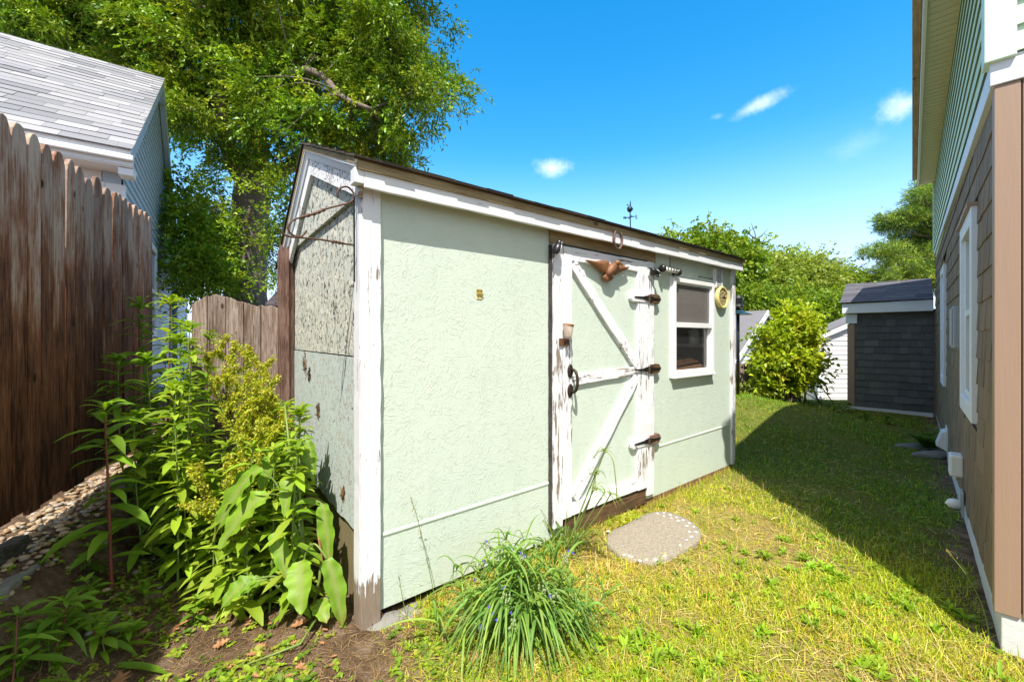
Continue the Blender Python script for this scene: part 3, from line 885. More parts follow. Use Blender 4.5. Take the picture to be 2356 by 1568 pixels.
j = tag(jar.build('bottle', M['white_spot'], None, smooth=True), 'white bottle on the shelf inside the shed, seen through the window', 'bottle'); j.location = shed_world(Vector((3.45, .30, 1.231)))

# ------------------------------------------------------------------ things hung on the shed


def on_shed(o): o.location = C0; o.rotation_euler = (0, 0, SHED_RZ); return o


def z9(zx, zy): return ((1600 + zx / 4.9) * .76660, (680 + zy / 4.9) * .76660)


def plaque(mb, outline, p, th, rings=4, dome=.6, centre=None, lift=None):
    """low relief: outline in zoom pixels, rising from the edge towards its middle"""
    pts = [FV(*z9(*q), p) for q in outline]; n = len(pts)
    c = FV(*z9(*centre), p) if centre else sum(pts, Vector()) / n
    vs = [q + Vector((0, .8 * th, 0)) for q in pts]
    for r in range(rings):
        s = r / rings
        vs += [q.lerp(c, s) + Vector((0, -th * (dome + (1 - dome) * math.sin(s * 1.57)), 0)) for q in pts]
    vs.append(c + Vector((0, -th, 0))); fs = [tuple(range(n))[::-1]]
    for r in range(rings):
        for i in range(n):
            a = r * n + i; b = r * n + (i + 1) % n; fs.append((a, b, b + n, a + n))
    k = rings * n
    fs += [(k + i, k + (i + 1) % n, len(vs) - 1) for i in range(n)]
    mb.add(vs, fs)


eagle = empty('eagle_plaque', C0, SHED_RZ, 'brown bronze eagle with spread wings on the shed door', 'ornament')
mb = MB(); plaque(mb, [(775, 488), (800, 492), (900, 508), (1000, 498), (1070, 500), (1105, 520), (1118, 570), (1122, 640), (1105, 690), (1070, 700), (1000, 650), (900, 570), (820, 520)], .050, .016, 5, .4, (1010, 560)); mb.build('wing', M['bronze'], eagle, smooth=True)
mb = MB(); plaque(mb, [(1180, 690), (1195, 620), (1230, 565), (1270, 545), (1310, 560), (1345, 590), (1405, 592), (1380, 625), (1310, 650), (1240, 690), (1190, 715)], .050, .016, 5, .4, (1270, 610)); mb.build('wing', M['bronze'], eagle, smooth=True)
mb = MB(); a, b = FV(*z9(1225, 535), .068), FV(*z9(1090, 700), .056)
mb.ball(a.lerp(b, .55), ((b - a).length * .55, .03, .032), rot=Matrix(((1, 0, 0), (0, 1, 0), (0, 0, 1))) @ Matrix.Rotation(math.atan2(-(b - a).z, (b - a).x), 3, 'Y')); mb.ball(a + Vector((0, -.005, 0)), (.022, .02, .02)); mb.build('body', M['bronze'], eagle, smooth=True)
mb = MB(); mb.tube([a + Vector((.01, -.012, .004)), a + Vector((.03, -.02, -.006)), a + Vector((.036, -.02, -.016))], [.008, .006, .002], 8); mb.build('beak', M['bronze'], eagle, smooth=True)
mb = MB(); plaque(mb, [(1065, 690), (1110, 680), (1150, 700), (1170, 760), (1140, 790), (1090, 812), (1040, 780), (1022, 735)], .048, .014, 4, .5); mb.build('tail', M['bronze'], eagle, smooth=True)

# black and white birds
def bird(name, label, a, b, dirz, up=1):
    """woodpecker ornament: a tail end, b head end (local points)"""
    e = empty(name, C0, SHED_RZ, label, 'bird ornament')
    ax = (b - a); Ln = ax.length; rot = ax.to_track_quat('X', 'Y').to_matrix()
    mb = MB(); mb.ball(a.lerp(b, .52), (Ln * .36, Ln * .19, Ln * .22), rot=rot); mb.ball(a.lerp(b, .85), (Ln * .19, Ln * .15, Ln * .16), rot=rot)
    mb.tube([a.lerp(b, .3), a.lerp(b, .12), a], [Ln * .08, Ln * .07, Ln * .05], 8, flat=.5)
    mb.build('body', M['black'], e, smooth=True)
    mb = MB(); mb.tube([a.lerp(b, .95), b + ax * .1], [Ln * .035, .001], 6); mb.build('beak', M['iron_black'], e)
    nrm = Vector((0, -1, 0)); sd = ax.normalized().cross(nrm)
    mb = MB(); mb.ball(a.lerp(b, .56) + nrm * Ln * .15 + sd * Ln * .07 * up, (Ln * .2, Ln * .06, Ln * .06), rot=rot); mb.ball(a.lerp(b, .86) + nrm * Ln * .11 + sd * Ln * .04, (Ln * .08, Ln * .06, Ln * .05), rot=rot)
    mb.build('wing_patch', M['white_spot'], e, smooth=True)
    mb = MB(); mb.tube([a.lerp(b, .5) + Vector((0, .0, 0)), Vector((a.lerp(b, .5).x, -.026, a.lerp(b, .5).z))], Ln * .03, 6); mb.build('peg', M['iron_black'], e)
    return e


bird('woodpecker_ornament', 'black and white bird figure clinging to the top of the door casing', FV(1273, 592, .07), FV(1288, 553, .07), 1)
bird('perched_bird_ornament', 'black and white bird figure head down above the top door hinge', FV(1494, 616, .06), FV(1516, 634, .06), 1, -1)
orn = empty('wall_light', C0, SHED_RZ, 'small black and white twin ended fitting above the shed window', 'fitting')
a, b = FV(1524, 617, .05), FV(1560, 626, .05); mb = MB()
mb.tube([a, b], .017, 10); mb.build('bar', M['white_spot'], orn, smooth=True)
rt = (b - a).to_track_quat('Z', 'Y').to_matrix()
for q, s in ((a, 1), (b, -1)):
    mb = MB(); mb.ball(q, (.030, .032, .024), rot=rt); mb.tube([q, Vector((q.x, -.002, q.z - .01))], .012, 8); mb.build('cap', M['black'], orn, smooth=True)
for k in range(4):
    mb = MB(); q = a.lerp(b, .25 + .17 * k); mb.ball(q + Vector((0, -.015, .004)), (.007, .006, .012)); mb.build('spot', M['black'], orn, smooth=True)

# horseshoe on the fascia
hs_ = MB(); c0 = FV(1421, 549, .1); pts = []; rad = []
for k in range(25):
    a = R(-62) + R(304) * k / 24 + R(180)
    a = R(118) + R(304) * k / 24
    pts.append(c0 + Vector((math.sin(a) * .040 * (1 - .25 * max(0, math.cos(a))), 0, math.cos(a) * .066)))
    rad.append(.0095)
pts = [c0 + Vector((.045 * math.cos(t) * (1 if math.sin(t) < 0 else .82 + .18 * (1 - math.sin(t))), 0, .07 * math.sin(t))) for t in np.linspace(R(138), R(402), 26)]
hs_.tube(pts, .0105, 8, flat=.6)
tag(on_shed(hs_.build('horseshoe', M['shoe'], None, smooth=True)), 'rusty horseshoe nailed open end up to the white fascia', 'horseshoe')

# brass butt hinge left on the wall
bh = empty('loose_hinge', C0, SHED_RZ, 'small brass butt hinge screwed to the bare green wall', 'hinge')
c0 = FV(1103, 676, .004)
mb = MB(); mb.box(c0.x - .019, c0.x + .019, -.004, -.0005, c0.z + .003, c0.z + .026); mb.build('upper_leaf', M['brass'], bh, bevel=.001)
mb = MB(); mb.box(c0.x - .018, c0.x + .018, -.004, -.0005, c0.z - .028, c0.z - .006); mb.build('lower_leaf', M['clock_rim'], bh, bevel=.001)
mb = MB(); mb.tube([(c0.x - .02, -.007, c0.z - .001), (c0.x + .02, -.007, c0.z - .001)], .005, 10); mb.build('barrel', M['brass'], bh)
for sx in (-.01, .01):
    for dz in (.015, -.017): mb = MB(); mb.ball((c0.x + sx, -.0045, c0.z + dz), (.0035, .002, .0035), 8, 6); mb.build('screw', M['rust'], bh)

# hasp with a plastic jar over it
hp = empty('hasp', C0, SHED_RZ, 'rusty hasp on the door edge with a cloudy plastic cup above', 'hasp')
c0 = FV(1297, 786, .045)
mb = MB(); mb.box(c0.x - .035, c0.x + .05, -.041, -.0345, c0.z - .024, c0.z + .022); mb.build('plate', M['rust'], hp, bevel=.002)
mb = MB(); mb.tube([(c0.x + .008, -.06, c0.z - .035), (c0.x + .008, -.06, c0.z + .03)], .005, 8); mb.tube([(c0.x + .008, -.042, c0.z + .005), (c0.x + .008, -.068, c0.z + .005)], .009, 8); mb.build('bolt', M['iron'], hp)
mb = MB(); mb.lathe([(.012, 0), (.02, .004), (.024, .02), (.034, .085), (.031, .10), (.0, .102)], (c0.x + .01, -.072, c0.z + .018), (.0, 0, 1), 20); mb.build('cup', M['jar'], hp, smooth=True)
mb = MB(); mb.lathe([(.0335, .0), (.0345, .001), (.0345, .012), (.0335, .013)], (c0.x + .01, -.072, c0.z + .018 + .078), (.15, 0, 1), 20); mb.build('band', M['bronze'], hp, smooth=True)

# clock
ck = empty('wall_clock', C0, SHED_RZ, 'round outdoor clock with a yellow rim beside the shed window', 'clock')
c0 = FV(1659.5, 684, .02); rr = .106
mb = MB(); mb.lathe([(0, 0), (rr - .006, 0), (rr, .006), (rr, .026), (rr - .008, .036), (rr - .020, .034), (rr - .022, .022), (0, .022)], (c0.x, -.004, c0.z), (0, -1, 0), 40); mb.build('rim', M['clock_rim'], ck, smooth=False)
mb = MB(); mb.lathe([(0, 0), (rr - .0235, 0), (rr - .0235, .003), (0, .003)], (c0.x, -.0265, c0.z), (0, -1, 0), 36); mb.build('dial', M['clock_face'], ck)
mb = MB()
for k in range(12):
    a = k * math.pi / 6; q = Vector((c0.x + math.sin(a) * .077, -.0305, c0.z + math.cos(a) * .077)); d = Vector((math.sin(a), 0, math.cos(a))) * .009
    mb = MB(); mb.board(q - d, q + d, d.cross(Vector((0, 1, 0))).normalized() * .0045, Vector((0, .0015, 0)), 0, .02); mb.build('hour_mark', M['black'], ck)
mb = MB()
for a, l, wd in ((R(78), .045, .005), (R(95), .062, .0035)):
    d = Vector((math.sin(a), 0, math.cos(a))); q = Vector((c0.x, -.033, c0.z)); mb.board(q - d * .012, q + d * l, d.cross(Vector((0, 1, 0))) * wd, Vector((0, .001, 0)), 0, .02)
mb.build('hands', M['black'], ck)
mb = MB()
for k in range(9):
    a = k * .7 + .3; q = Vector((c0.x + math.sin(a) * .042, -.0302, c0.z + math.cos(a) * .042)); d = Vector((math.sin(a + .5), 0, math.cos(a + .5))) * .016
    n_ = d.cross(Vector((0, 1, 0))).normalized() * .006
    mb.add([q - d, q + n_, q + d, q - n_], [(0, 1, 2, 3)])
mb.build('leaf_pattern', M['iron_brown'], ck)

# scroll bracket standing out from the corner
bk = empty('plant_hanger', (0, 0, 0), 0, 'rusty scrolled iron plant hanger on the corner of the shed', 'bracket')
bp = shed_world(Vector((-.03, .012, 0))); bdir = Vector((-.786, -.618, 0))


def BK(zx, zy, off=0):
    px, py = (850 + zx / 2.703) * .7666, (420 + zy / 2.703) * .7666
    k = (px - CX) / F; s = (k * bp.y - bp.x) / (bdir.x - k * bdir.y); Y = bp.y + bdir.y * s
    return Vector((bp.x + bdir.x * s, Y, H - (py - HY) / F * Y)) + D2 * off


def smooth_path(pts, n=6):
    out = []
    for i in range(len(pts) - 1):
        p0, p1, p2, p3 = pts[max(i - 1, 0)], pts[i], pts[i + 1], pts[min(i + 2, len(pts) - 1)]
        for k in range(n):
            t = k / n
            out.append(.5 * ((2 * p1) + (p2 - p0) * t + (2 * p0 - 5 * p1 + 4 * p2 - p3) * t * t + (3 * p1 - p0 - 3 * p2 + p3) * t ** 3))
    return out + [pts[-1]]


up_ = [(443, 465), (440, 425), (468, 388), (520, 382), (562, 420), (574, 470), (540, 508), (480, 525), (400, 545), (340, 562), (270, 592), (180, 618), (90, 645), (45, 690), (45, 740), (90, 778), (150, 780), (188, 735)]
lo_ = [(-25, 720), (5, 765), (60, 785), (150, 793), (300, 808), (390, 822), (440, 830), (500, 842), (568, 853)]


def twist_tube(mb, path, r, tw):
    path = smooth_path([BK(*q) for q in path]); n = len(path); rad = []
    for i in range(n):
        rad.append(r * (1.9 if tw[0] < i / n < tw[1] and (int(i) % 3 != 0) else 1))
    mb.tube(path, rad, 8)


mb = MB(); twist_tube(mb, up_, .0042, (.52, .66)); mb.build('upper_scroll', M['iron'], bk, smooth=True)
mb = MB(); twist_tube(mb, lo_, .0042, (.62, .82)); mb.build('lower_arm', M['iron'], bk, smooth=True)
mb = MB(); a, b = BK(574, 470), BK(576, 1150); mb.tube([a, b], .006, 8, flat=.6); mb.build('back_bar', M['iron_black'], bk)

# weather vane on the ridge
wv_ = empty('weathervane', (0, 0, 0), 0, 'thin black weathervane with flying bird on the shed ridge', 'weathervane')
k = (1450 - CX) / F; o = C0 + D2 * RV; u = (k * o.y - o.x) / (D1.x - k * D1.y); wY = o.y + D1.y * u
Wp = lambda px, py, d=0.0: P(px, py, wY + d)
base = C0 + D1 * u + D2 * RV
mb = MB(); mb.tube([Vector((base.x, base.y, RZt - .03)), Wp(1449, 484)], .0065, 8); mb.build('rod', M['dark_green'], wv_)
mb = MB(); mb.tube([Wp(1440, 501, -.05), Wp(1459, 498, .05)], .0055, 6); mb.tube([Wp(1446, 503, .07), Wp(1453, 496, -.07)], .0055, 6); mb.build('arms', M['dark_green'], wv_)


def strokes(mb, segs, r=.004):
    for s in segs: mb.tube([Wp(*q) for q in s], r, 6)


mb = MB(); strokes(mb, [[(1434.5, 504), (1434.8, 498)], [(1434.8, 498), (1438.5, 504)], [(1438.5, 504), (1438.8, 498)]], .0045); mb.build('letter', M['dark_green'], wv_)
mb = MB(); strokes(mb, [[(1465, 496.5), (1461.8, 496), (1461.5, 499), (1464.8, 500), (1464.6, 503), (1461.3, 502.5)]], .0045); mb.build('letter', M['dark_green'], wv_)
mb = MB(); mb.tube([Wp(1447, 487), Wp(1449, 480), Wp(1451, 475)], [.02, .036, .012], 10); mb.build('bird', M['dark_green'], wv_, smooth=True)
mb = MB(); mb.prism([Wp(1447.6, 478), Wp(1450.8, 478), Wp(1451.2, 470), Wp(1449.7, 460)], (0, .012, 0)); mb.build('wing', M['dark_green'], wv_)
mb = MB(); mb.prism([Wp(1447.5, 476), Wp(1449, 478), Wp(1443, 469), Wp(1441.8, 470)], (0, .012, 0)); mb.build('wing', M['dark_green'], wv_)

# ------------------------------------------------------------------ the stockade fence on the left
fen = empty('stockade_fence', (0, 0, 0), 0, 'tall dark stained stockade fence with pointed pickets beside the weed bed', 'fence')
edges = [.069, .18, .275, .371, .486, .577, .687, .795, .908, 1.025, 1.105, 1.19, 1.275, 1.36, 1.45, 1.54, 1.63, 1.72]
random.seed(11)
t = .069
while t > -3.3:
    t -= random.uniform(.09, .118); edges.insert(0, t)
FDv, FNv = Vector((FD[0], FD[1], 0)), Vector((FN[0], FN[1], 0))
FPv = Vector((FP0[0], FP0[1], 0))
for a, b in zip(edges[:-1], edges[1:]):
    if a > -.02 and .48 < a < .58: a += .006
    c = FPv + FDv * ((a + b) / 2) + FNv * random.uniform(-.004, .006)
    hw = (b - a) / 2 - random.uniform(.0025, .005); top = 2.27 + random.gauss(0, .010); bot = .475 + random.gauss(0, .008)
    lean = random.gauss(0, .004)
    prof = [(-hw, 0, bot), (hw, 0, bot), (hw, 0, top - .07), (hw * .80, 0, top - .035), (hw * .45, 0, top - .006), (0, 0, top), (-hw * .45, 0, top - .008), (-hw * .82, 0, top - .038), (-hw, 0, top - .075)]
    n = len(prof); vs = []
    for dpt in (0, -.022):
        for k, (u, _, z) in enumerate(prof):
            q = FDv * (u + lean * z + random.gauss(0, .0015)) + FNv * dpt; vs.append(Vector((q.x, q.y, z)))
    mb = MB(); mb.add(vs, [tuple(range(n))[::-1], tuple(range(n, 2 * n))] + [(i, (i + 1) % n, n + (i + 1) % n, n + i) for i in range(n)])
    o = mb.build('picket', M['fence'], fen, bevel=.004); o.location = (c.x, c.y, 0)
for z in (.75, 1.9):
    mb = MB(); a = FPv + FDv * edges[0] + FNv * -.05; b = FPv + FDv * edges[-1] + FNv * -.05
    mb.board((a.x, a.y, z), (b.x, b.y, z), (0, 0, .04), FNv * -.04, .002, .2); mb.build('rail', M['fence'], fen)
mb = MB(); a = FPv + FDv * (edges[-1] + .02) + FNv * -.06; mb.board((a.x, a.y, .1), (a.x, a.y, 2.2), FDv * .045, FNv * -.09, .001, .2); mb.build('post', M['fence'], fen)

# old fence and split post behind the shed
of = empty('old_board_fence', (0, 0, 0), 0, 'weathered grey brown board fence with ragged tops beyond the yellow weeds', 'fence')
pe = [440, 476.5, 519.5, 560.5, 600, 640]; tops = [[700, 690, 678], [683, 676, 679, 683], [681, 688, 693, 696], [694, 699, 705, 703], [702, 705, 703, 710]]
YF = 3.32
for i, (a, b) in enumerate(zip(pe[:-1], pe[1:])):
    A, B = P(a + .8, 1200, YF), P(b - .8, 1200, YF); tp = tops[i]; n = 9; poly = [(A.x, .2), (B.x, .2)]
    for k in range(n, -1, -1):
        f = k / n * (len(tp) - 1); j = min(int(f), len(tp) - 2); y = tp[j] + (tp[j + 1] - tp[j]) * (f - j)
        poly.append((A.x + (B.x - A.x) * k / n, P(0, y, YF).z + random.gauss(0, .004)))
    mb = MB(); mb.prism([(x - A.x, 0, z) for x, z in poly], (0, .02, 0)); o = mb.build('board', M['fence_old'], of, bevel=.003); o.location = (A.x, YF + random.uniform(-.004, .004), 0)
mb = MB(); A, B = P(440, 900, YF + .024), P(640, 900, YF + .024); mb.board((A.x, A.y, 1.15), (B.x, B.y, 1.15), (0, 0, .04), (0, .04, 0)); mb.build('rail', M['fence_old'], of)
mb = MB(); pts = []; rad = []
random.seed(5)
for k in range(24):
    f = k / 23; q = P(657 - 3 * (1 - f) * 0 + 1.5 * (1 - f), 0, 3.03); pts.append(Vector((q.x, 3.03, .05 + 1.90 * f))); rad.append(.050 + random.gauss(0, .0016))
mb.tube(pts, rad, 14)
for i, v in enumerate(mb.V):
    a = i % 14; s = [1, .86, 1.08, .9, 1.1, .84, 1.0, 1.12, .88, 1.05, .85, 1.1, .92, 1.04][a]; c = pts[min(i // 14, 23)]
    mb.V[i] = tuple(c + (Vector(v) - c) * s + Vector((0, 0, random.uniform(-.03, .02) if i >= 23 * 14 else 0)))
tag(mb.build('split_post', M['bark_post'], None), 'rough split cedar post against the back corner of the shed', 'post')

# ------------------------------------------------------------------ neighbour's house on the left
nb = empty('neighbour_house', (-4.064, 4.4, 0), math.atan2(.583, .8125), 'pale blue sided house with light grey shingle roof behind the stockade fence', 'house')
greys = [(.31, .31, .34), (.35, .35, .37), (.255, .26, .285), (.38, .38, .40), (.33, .33, .35)]
rf = empty('roof'); rf.parent = nb
e = Vector((0, 3.5, 2.53)); S_ = e.normalized(); N_ = Vector((0, -2.53, 3.5)).normalized()
mb = MB(); mb.hexa([(-9, 0, 3.235), (0, 0, 3.235), (0, 3.5, 5.765), (-9, 3.5, 5.765)], [(-9, 0, 3.285), (0, 0, 3.285), (0, 3.5, 5.815), (-9, 3.5, 5.815)])
mb.hexa([(-9, 3.501, 5.765), (0, 3.501, 5.765), (0, 7.1, 3.165), (-9, 7.1, 3.165)], [(-9, 3.501, 5.815), (0, 3.501, 5.815), (0, 7.1, 3.215), (-9, 7.1, 3.215)]); mb.build('roof_deck', M['siding_white'], rf)
shingle_roof('shingles', rf, (-9, -.03, 3.285), (1, 0, 0), S_, N_, 9.02, 4.34, .18, (.2, .55), greys, (.002, .011), 6)
shingle_roof('shingles', rf, (0, 7.12, 3.2), (-1, 0, 0), Vector((0, -3.6, 2.6)).normalized(), Vector((0, 2.6, 3.6)).normalized(), 9, 4.4, .165, (.3, .7), greys, (.004, .012), 7)
GX = -.10


def lap(mb, x, ya, yb, za, zb, expo, sx=1):
    """lap boards on a plane of constant x (faces +x); ya/yb are functions of z"""
    z = za
    while z < zb - .01:
        z1 = min(z + expo, zb); a0, b0, a1, b1 = ya(z), yb(z), ya(z1), yb(z1)
        if b0 - a0 > .01:
            if b1 < a1: a1 = b1 = (a1 + b1) / 2
            mb.add([(x + .014 * sx, a0, z), (x + .014 * sx, b0, z), (x + .001 * sx, b1, z1 + .004), (x + .001 * sx, a1, z1 + .004), (x, a0, z + .001), (x, b0, z + .001)], [(0, 1, 2, 3), (0, 4, 5, 1)])
        z = z1


mb = MB(); lap(mb, GX, lambda z: max(.28, (z - 3.20) / .723), lambda z: min(6.75, 7.0 - (z - 3.20) / .723), 0, 5.72, .105); mb.build('gable_siding', M['siding_blue'], nb)
mb = MB(); mb.prism([(GX - .01, .28, 0), (GX - .01, 6.75, 0), (GX - .01, 6.75, 3.4), (GX - .01, 3.5, 5.70), (GX - .01, .28, 3.36)], (-.15, 0, 0)); mb.build('gable_wall', M['siding_blue'], nb)
mb = MB(); mb.box(-9, GX - .17, .30, .5, 0, 3.2); mb.build('front_wall', M['siding_white'], nb)
mb = MB(); mb.box(-9, .02, .0, .30, 3.10, 3.13); mb.build('soffit', M['siding_white'], nb)
mb = MB(); mb.box(-9, .025, -.012, .012, 3.11, 3.235); mb.box(-9, .03, -.06, -.013, 3.16, 3.22); mb.build('gutter', M['white_clean'], nb, bevel=.01)
mb = MB(); mb.box(-.10, .022, .012, .20, 3.02, 3.095); mb.build('eave_return', M['white_clean'], nb, bevel=.004)
mb = MB(); mb.box(GX - .14, GX + .022, .272, .36, 0, 2.98); mb.box(GX - .55, GX - .14, .265, .30, 0, 2.98); mb.build('corner_trim', M['white_clean'], nb, bevel=.004)
for sgn in (0, 1):
    y0, y1 = (0.0, 3.5) if sgn == 0 else (7.05, 3.5); a = Vector((0, y0, 3.2)); b = Vector((0, y1, 5.75))
    mb = MB(); up = Vector((0, -(b - a).z, (b - a).y)).normalized(); up = up if up.z > 0 else -up
    mb.hexa([a + up * -.10 + Vector((GX + .02, 0, 0)), a + up * -.10 + Vector((-.005, 0, 0)), b + up * -.10 + Vector((-.005, 0, 0)), b + up * -.10 + Vector((GX + .02, 0, 0))],
            [a + up * .02 + Vector((GX + .02, 0, 0)), a + up * .02 + Vector((-.005, 0, 0)), b + up * .02 + Vector((-.005, 0, 0)), b + up * .02 + Vector((GX + .02, 0, 0))]); mb.build('rake_board', M['siding_blue'], nb)
nw = empty('window'); nw.parent = nb
mb = MB(); mb.box(GX, GX + .05, 2.2, 2.3, 1.3, 2.75); mb.box(GX, GX + .05, 2.98, 3.08, 1.3, 2.75); mb.box(GX, GX + .05, 2.3, 2.98, 2.65, 2.75); mb.box(GX, GX + .05, 2.3, 2.98, 1.3, 1.4); mb.box(GX, GX + .04, 2.3, 2.98, 2.0, 2.05); mb.build('window_frame', M['white_clean'], nw)
MB().box(GX + .015, GX + .02, 2.3, 2.98, 1.4, 2.65).build('pane', M['darkglass'], nw)
mb = MB(); mb.tube([(GX + .06, 6.6, .2), (GX + .06, 6.6, 3.0), (GX + .03, 6.95, 3.2)], .05, 8); mb.box(-.35, .06, 7.0, 7.16, 3.10, 3.22); mb.build('downspout', M['siding_blue'], nb)
mb = MB(); lap(mb, GX + .05, lambda z: 7.2, lambda z: 12, 0, 2.95, .105); mb.prism([(GX + .04, 7.2, 0), (GX + .04, 12, 0), (GX + .04, 12, 2.86), (GX + .04, 7.2, 3.25)], (-3, 0, 0)); mb.build('rear_wing', M['siding_blue'], nb)
mb = MB(); mb.prism([(GX + .16, 7.17, 3.22), (GX + .16, 12.1, 2.83), (GX + .16, 12.1, 2.95), (GX + .16, 7.17, 3.34)], (-3.2, 0, 0)); mb.build('rear_wing_roof', M['siding_blue'], nb)

# ------------------------------------------------------------------ the house on the right
K0 = Vector((2.04, 1.73, 0)); HD = Vector((.6959, .7181, 0)); HNv = Vector((-.7181, .6959, 0))
hs = empty('house', K0, math.atan2(.7181, .6959), 'two storey house with brown shake lower wall and pale green siding above', 'house')


def HW(px, py):
    k = (px - CX) / F; w_ = (k * K0.y - K0.x) / (HD.x - k * HD.y); Y = K0.y + HD.y * w_
    return w_, H - (py - HY) / F * Y


WL = 6.45
band = lambda w_: 2.343 + .032 * w_            # underside of the white belt board (it climbs a little, as in the photograph)
W1 = (.722, 1.475, .825, 2.02); W2 = (3.56, 4.2, .78, 2.07)


def shakes(name, parent, O, U, Up, Nn, ul, zf, zmax, expo, wd, cols, holes=(), seed=1, out=.010):
    r = random.Random(seed); mb = MB(); O, U, Up, Nn = map(Vector, (O, U, Up, Nn)); z = 0.0
    while z < zmax:
        u = -r.random() * wd[1]
        while u < ul:
            l = r.uniform(*wd); a, b = max(u, 0), min(u + l, ul); u += l
            iv = [(a + .0015, b - .0015)]
            for (h0, h1, g0, g1) in holes:
                if z + expo > g0 and z < g1:
                    nv = []
                    for (p_, q_) in iv:
                        if q_ <= h0 or p_ >= h1: nv.append((p_, q_))
                        else:
                            if p_ < h0: nv.append((p_, h0))
                            if q_ > h1: nv.append((h1, q_))
                    iv = nv
            f = r.uniform(.86, 1.1); c = r.choice(cols); mb.t = tuple(x * f for x in c); o_ = out * r.uniform(.8, 1.15); dz = r.gauss(0, .0025)
            for (p_, q_) in iv:
                if q_ - p_ < .006: continue
                t0, t1 = min(z + expo + .015, zf(p_)), min(z + expo + .015, zf(q_))
                if t0 - z < .02 or t1 - z < .02: continue
                pt = lambda uu, zz, n: O + U * uu + Up * zz + Nn * n
                mb.hexa([pt(p_, z + dz, 0), pt(q_, z + dz, 0), pt(q_, z + dz, o_), pt(p_, z + dz, o_)], [pt(p_, t0, -.002), pt(q_, t1, -.002), pt(q_, t1, .003), pt(p_, t0, .003)])
        z += expo
    return mb.build(name, M['shake'], parent, tint=True)


brn = [(.26, .175, .105), (.28, .19, .115), (.23, .16, .10), (.265, .185, .12)]
sh_z = .175
shakes('shake_wall', hs, (.062, 0, sh_z), (1, 0, 0), (0, 0, 1), (0, 1, 0), WL - .062, lambda u: band(u) - sh_z, 2.5, .145, (.06, .2), brn,
       [(W1[0] - .062, W1[1] - .062, W1[2] - sh_z, W1[3] - sh_z), (W2[0] - .062, W2[1] - .062, W2[2] - sh_z, W2[3] - sh_z)], 21)
mb = MB()
mb.grid_wall([.0, W1[0] + .04, W1[1] - .04, W2[0] + .04, W2[1] - .04, WL], [-.3, W1[2] + .04, W1[3] - .04, 2.3], lambda u, z: (W1[0] < u < W1[1] or W2[0] < u < W2[1]) and W1[2] < z < W1[3], lambda u, z: (u, -.012, z), (0, -.12, 0))
mb.build('wall_core', M['inside'], hs)
MB().box(0.0, 6.4, -7, -6.9, 0, 4).build('wall_core', M['siding_green'], hs)
mb = MB(); mb.box(-.012, WL, -.11, -.004, -.25, .172); mb.box(-.012, .0, -7, -.111, -.25, .172); mb.build('foundation', M['concrete_white'], hs, bevel=.004)
mb = MB(); mb.box(.0, .06, -.012, .014, .16, 2.35); mb.build('corner_board', M['shake'], hs, bevel=.003)
# (the shake material reads a tint, the corner board gets its own plain material)
[x for x in hs.children if x.name.startswith('corner_board')][0].data.materials[0] = M['tan_trim']
mb = MB(); mb.box(-.022, -.001, -.056, .016, .155, 2.345); mb.build('corner_board', M['tan_trim'], hs, bevel=.003)
mb = MB(); mb.box(-.019, -.001, -.40, -.0605, .155, 2.345); mb.box(-.014, -.001, -7, -.405, .155, 2.345); mb.build('front_siding', M['tan_trim'], hs, bevel=.003)
mb = MB(); mb.hexa([(0, .001, 2.345), (WL, .001, band(WL)), (WL, .026, band(WL)), (0, .026, 2.345)], [(0, .001, 2.455), (WL, .001, band(WL) + .055), (WL, .026, band(WL) + .05), (0, .026, 2.45)])
mb.hexa([(-.03, -7, 2.347), (-.001, -7, 2.347), (-.001, .028, 2.347), (-.03, .028, 2.347)], [(-.03, -7, 2.455), (-.001, -7, 2.455), (-.001, .028, 2.455), (-.03, .028, 2.455)]); mb.build('belt_board', M['white_clean'], hs, bevel=.003)
mb = MB(); EZ = 3.60; UE = 6.10
n = 11
for k in range(n):
    f0, f1 = k / n, (k + 1) / n
    za0, za1 = 2.457 + (EZ - 2.457) * f0, 2.457 + (EZ - 2.457) * f1; zb0 = band(WL) + .055; zb0, zb1 = zb0 + (EZ - zb0) * f0, zb0 + (EZ - zb0) * f1
    for (h0, h1, o0, o1) in [(0, 1, .033, .025)]:
        a0, a1, b0, b1 = za0 + (za1 - za0) * h0, za0 + (za1 - za0) * h1, zb0 + (zb1 - zb0) * h0, zb0 + (zb1 - zb0) * h1
        mb.add([(.0, o0, a0), (UE, o0, b0), (UE, o1, b1 + .001), (.0, o1, a1 + .001), (.0, o1 - .001, a0 + .001), (UE, o1 - .001, b0 + .001)], [(0, 1, 2, 3), (0, 4, 5, 1)])
go_ = mb.build('green_siding', [M['siding_green'], M['siding_algae_shade']], hs)
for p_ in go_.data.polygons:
    if abs(p_.normal.z) > .8: p_.material_index = 1  # undersides get the dark colour that paints in the shade line
MB().box(-.02, UE - .02, -.15, .012, 2.46, EZ + .05).build('upper_wall', M['siding_green'], hs)
mb = MB(); lapz = 2.46
for k in range(30):
    z0, z1 = lapz + k * .105, lapz + (k + 1) * .105
    ya = min(6.9, 7 - (z0 - 4.2) * 1.43 if z0 > 4.2 else 6.9); yb = -.044 if z0 < 4.0 else -.044 - (z0 - 4.0) * 1.43
    if -ya < yb: mb.add([(-.040, -ya, z0), (-.040, yb, z0), (-.024, yb, z1), (-.024, -ya, z1), (-.022, -ya, z0), (-.022, yb, z0)], [(0, 1, 2, 3), (0, 4, 5, 1)])
mb.build('front_green_siding', M['green_trim'], hs)
mb = MB(); mb.box(-.050, .046, -.043, .046, 2.44, 3.95); mb.build('green_corner_trim', M['green_trim'], hs, bevel=.004)
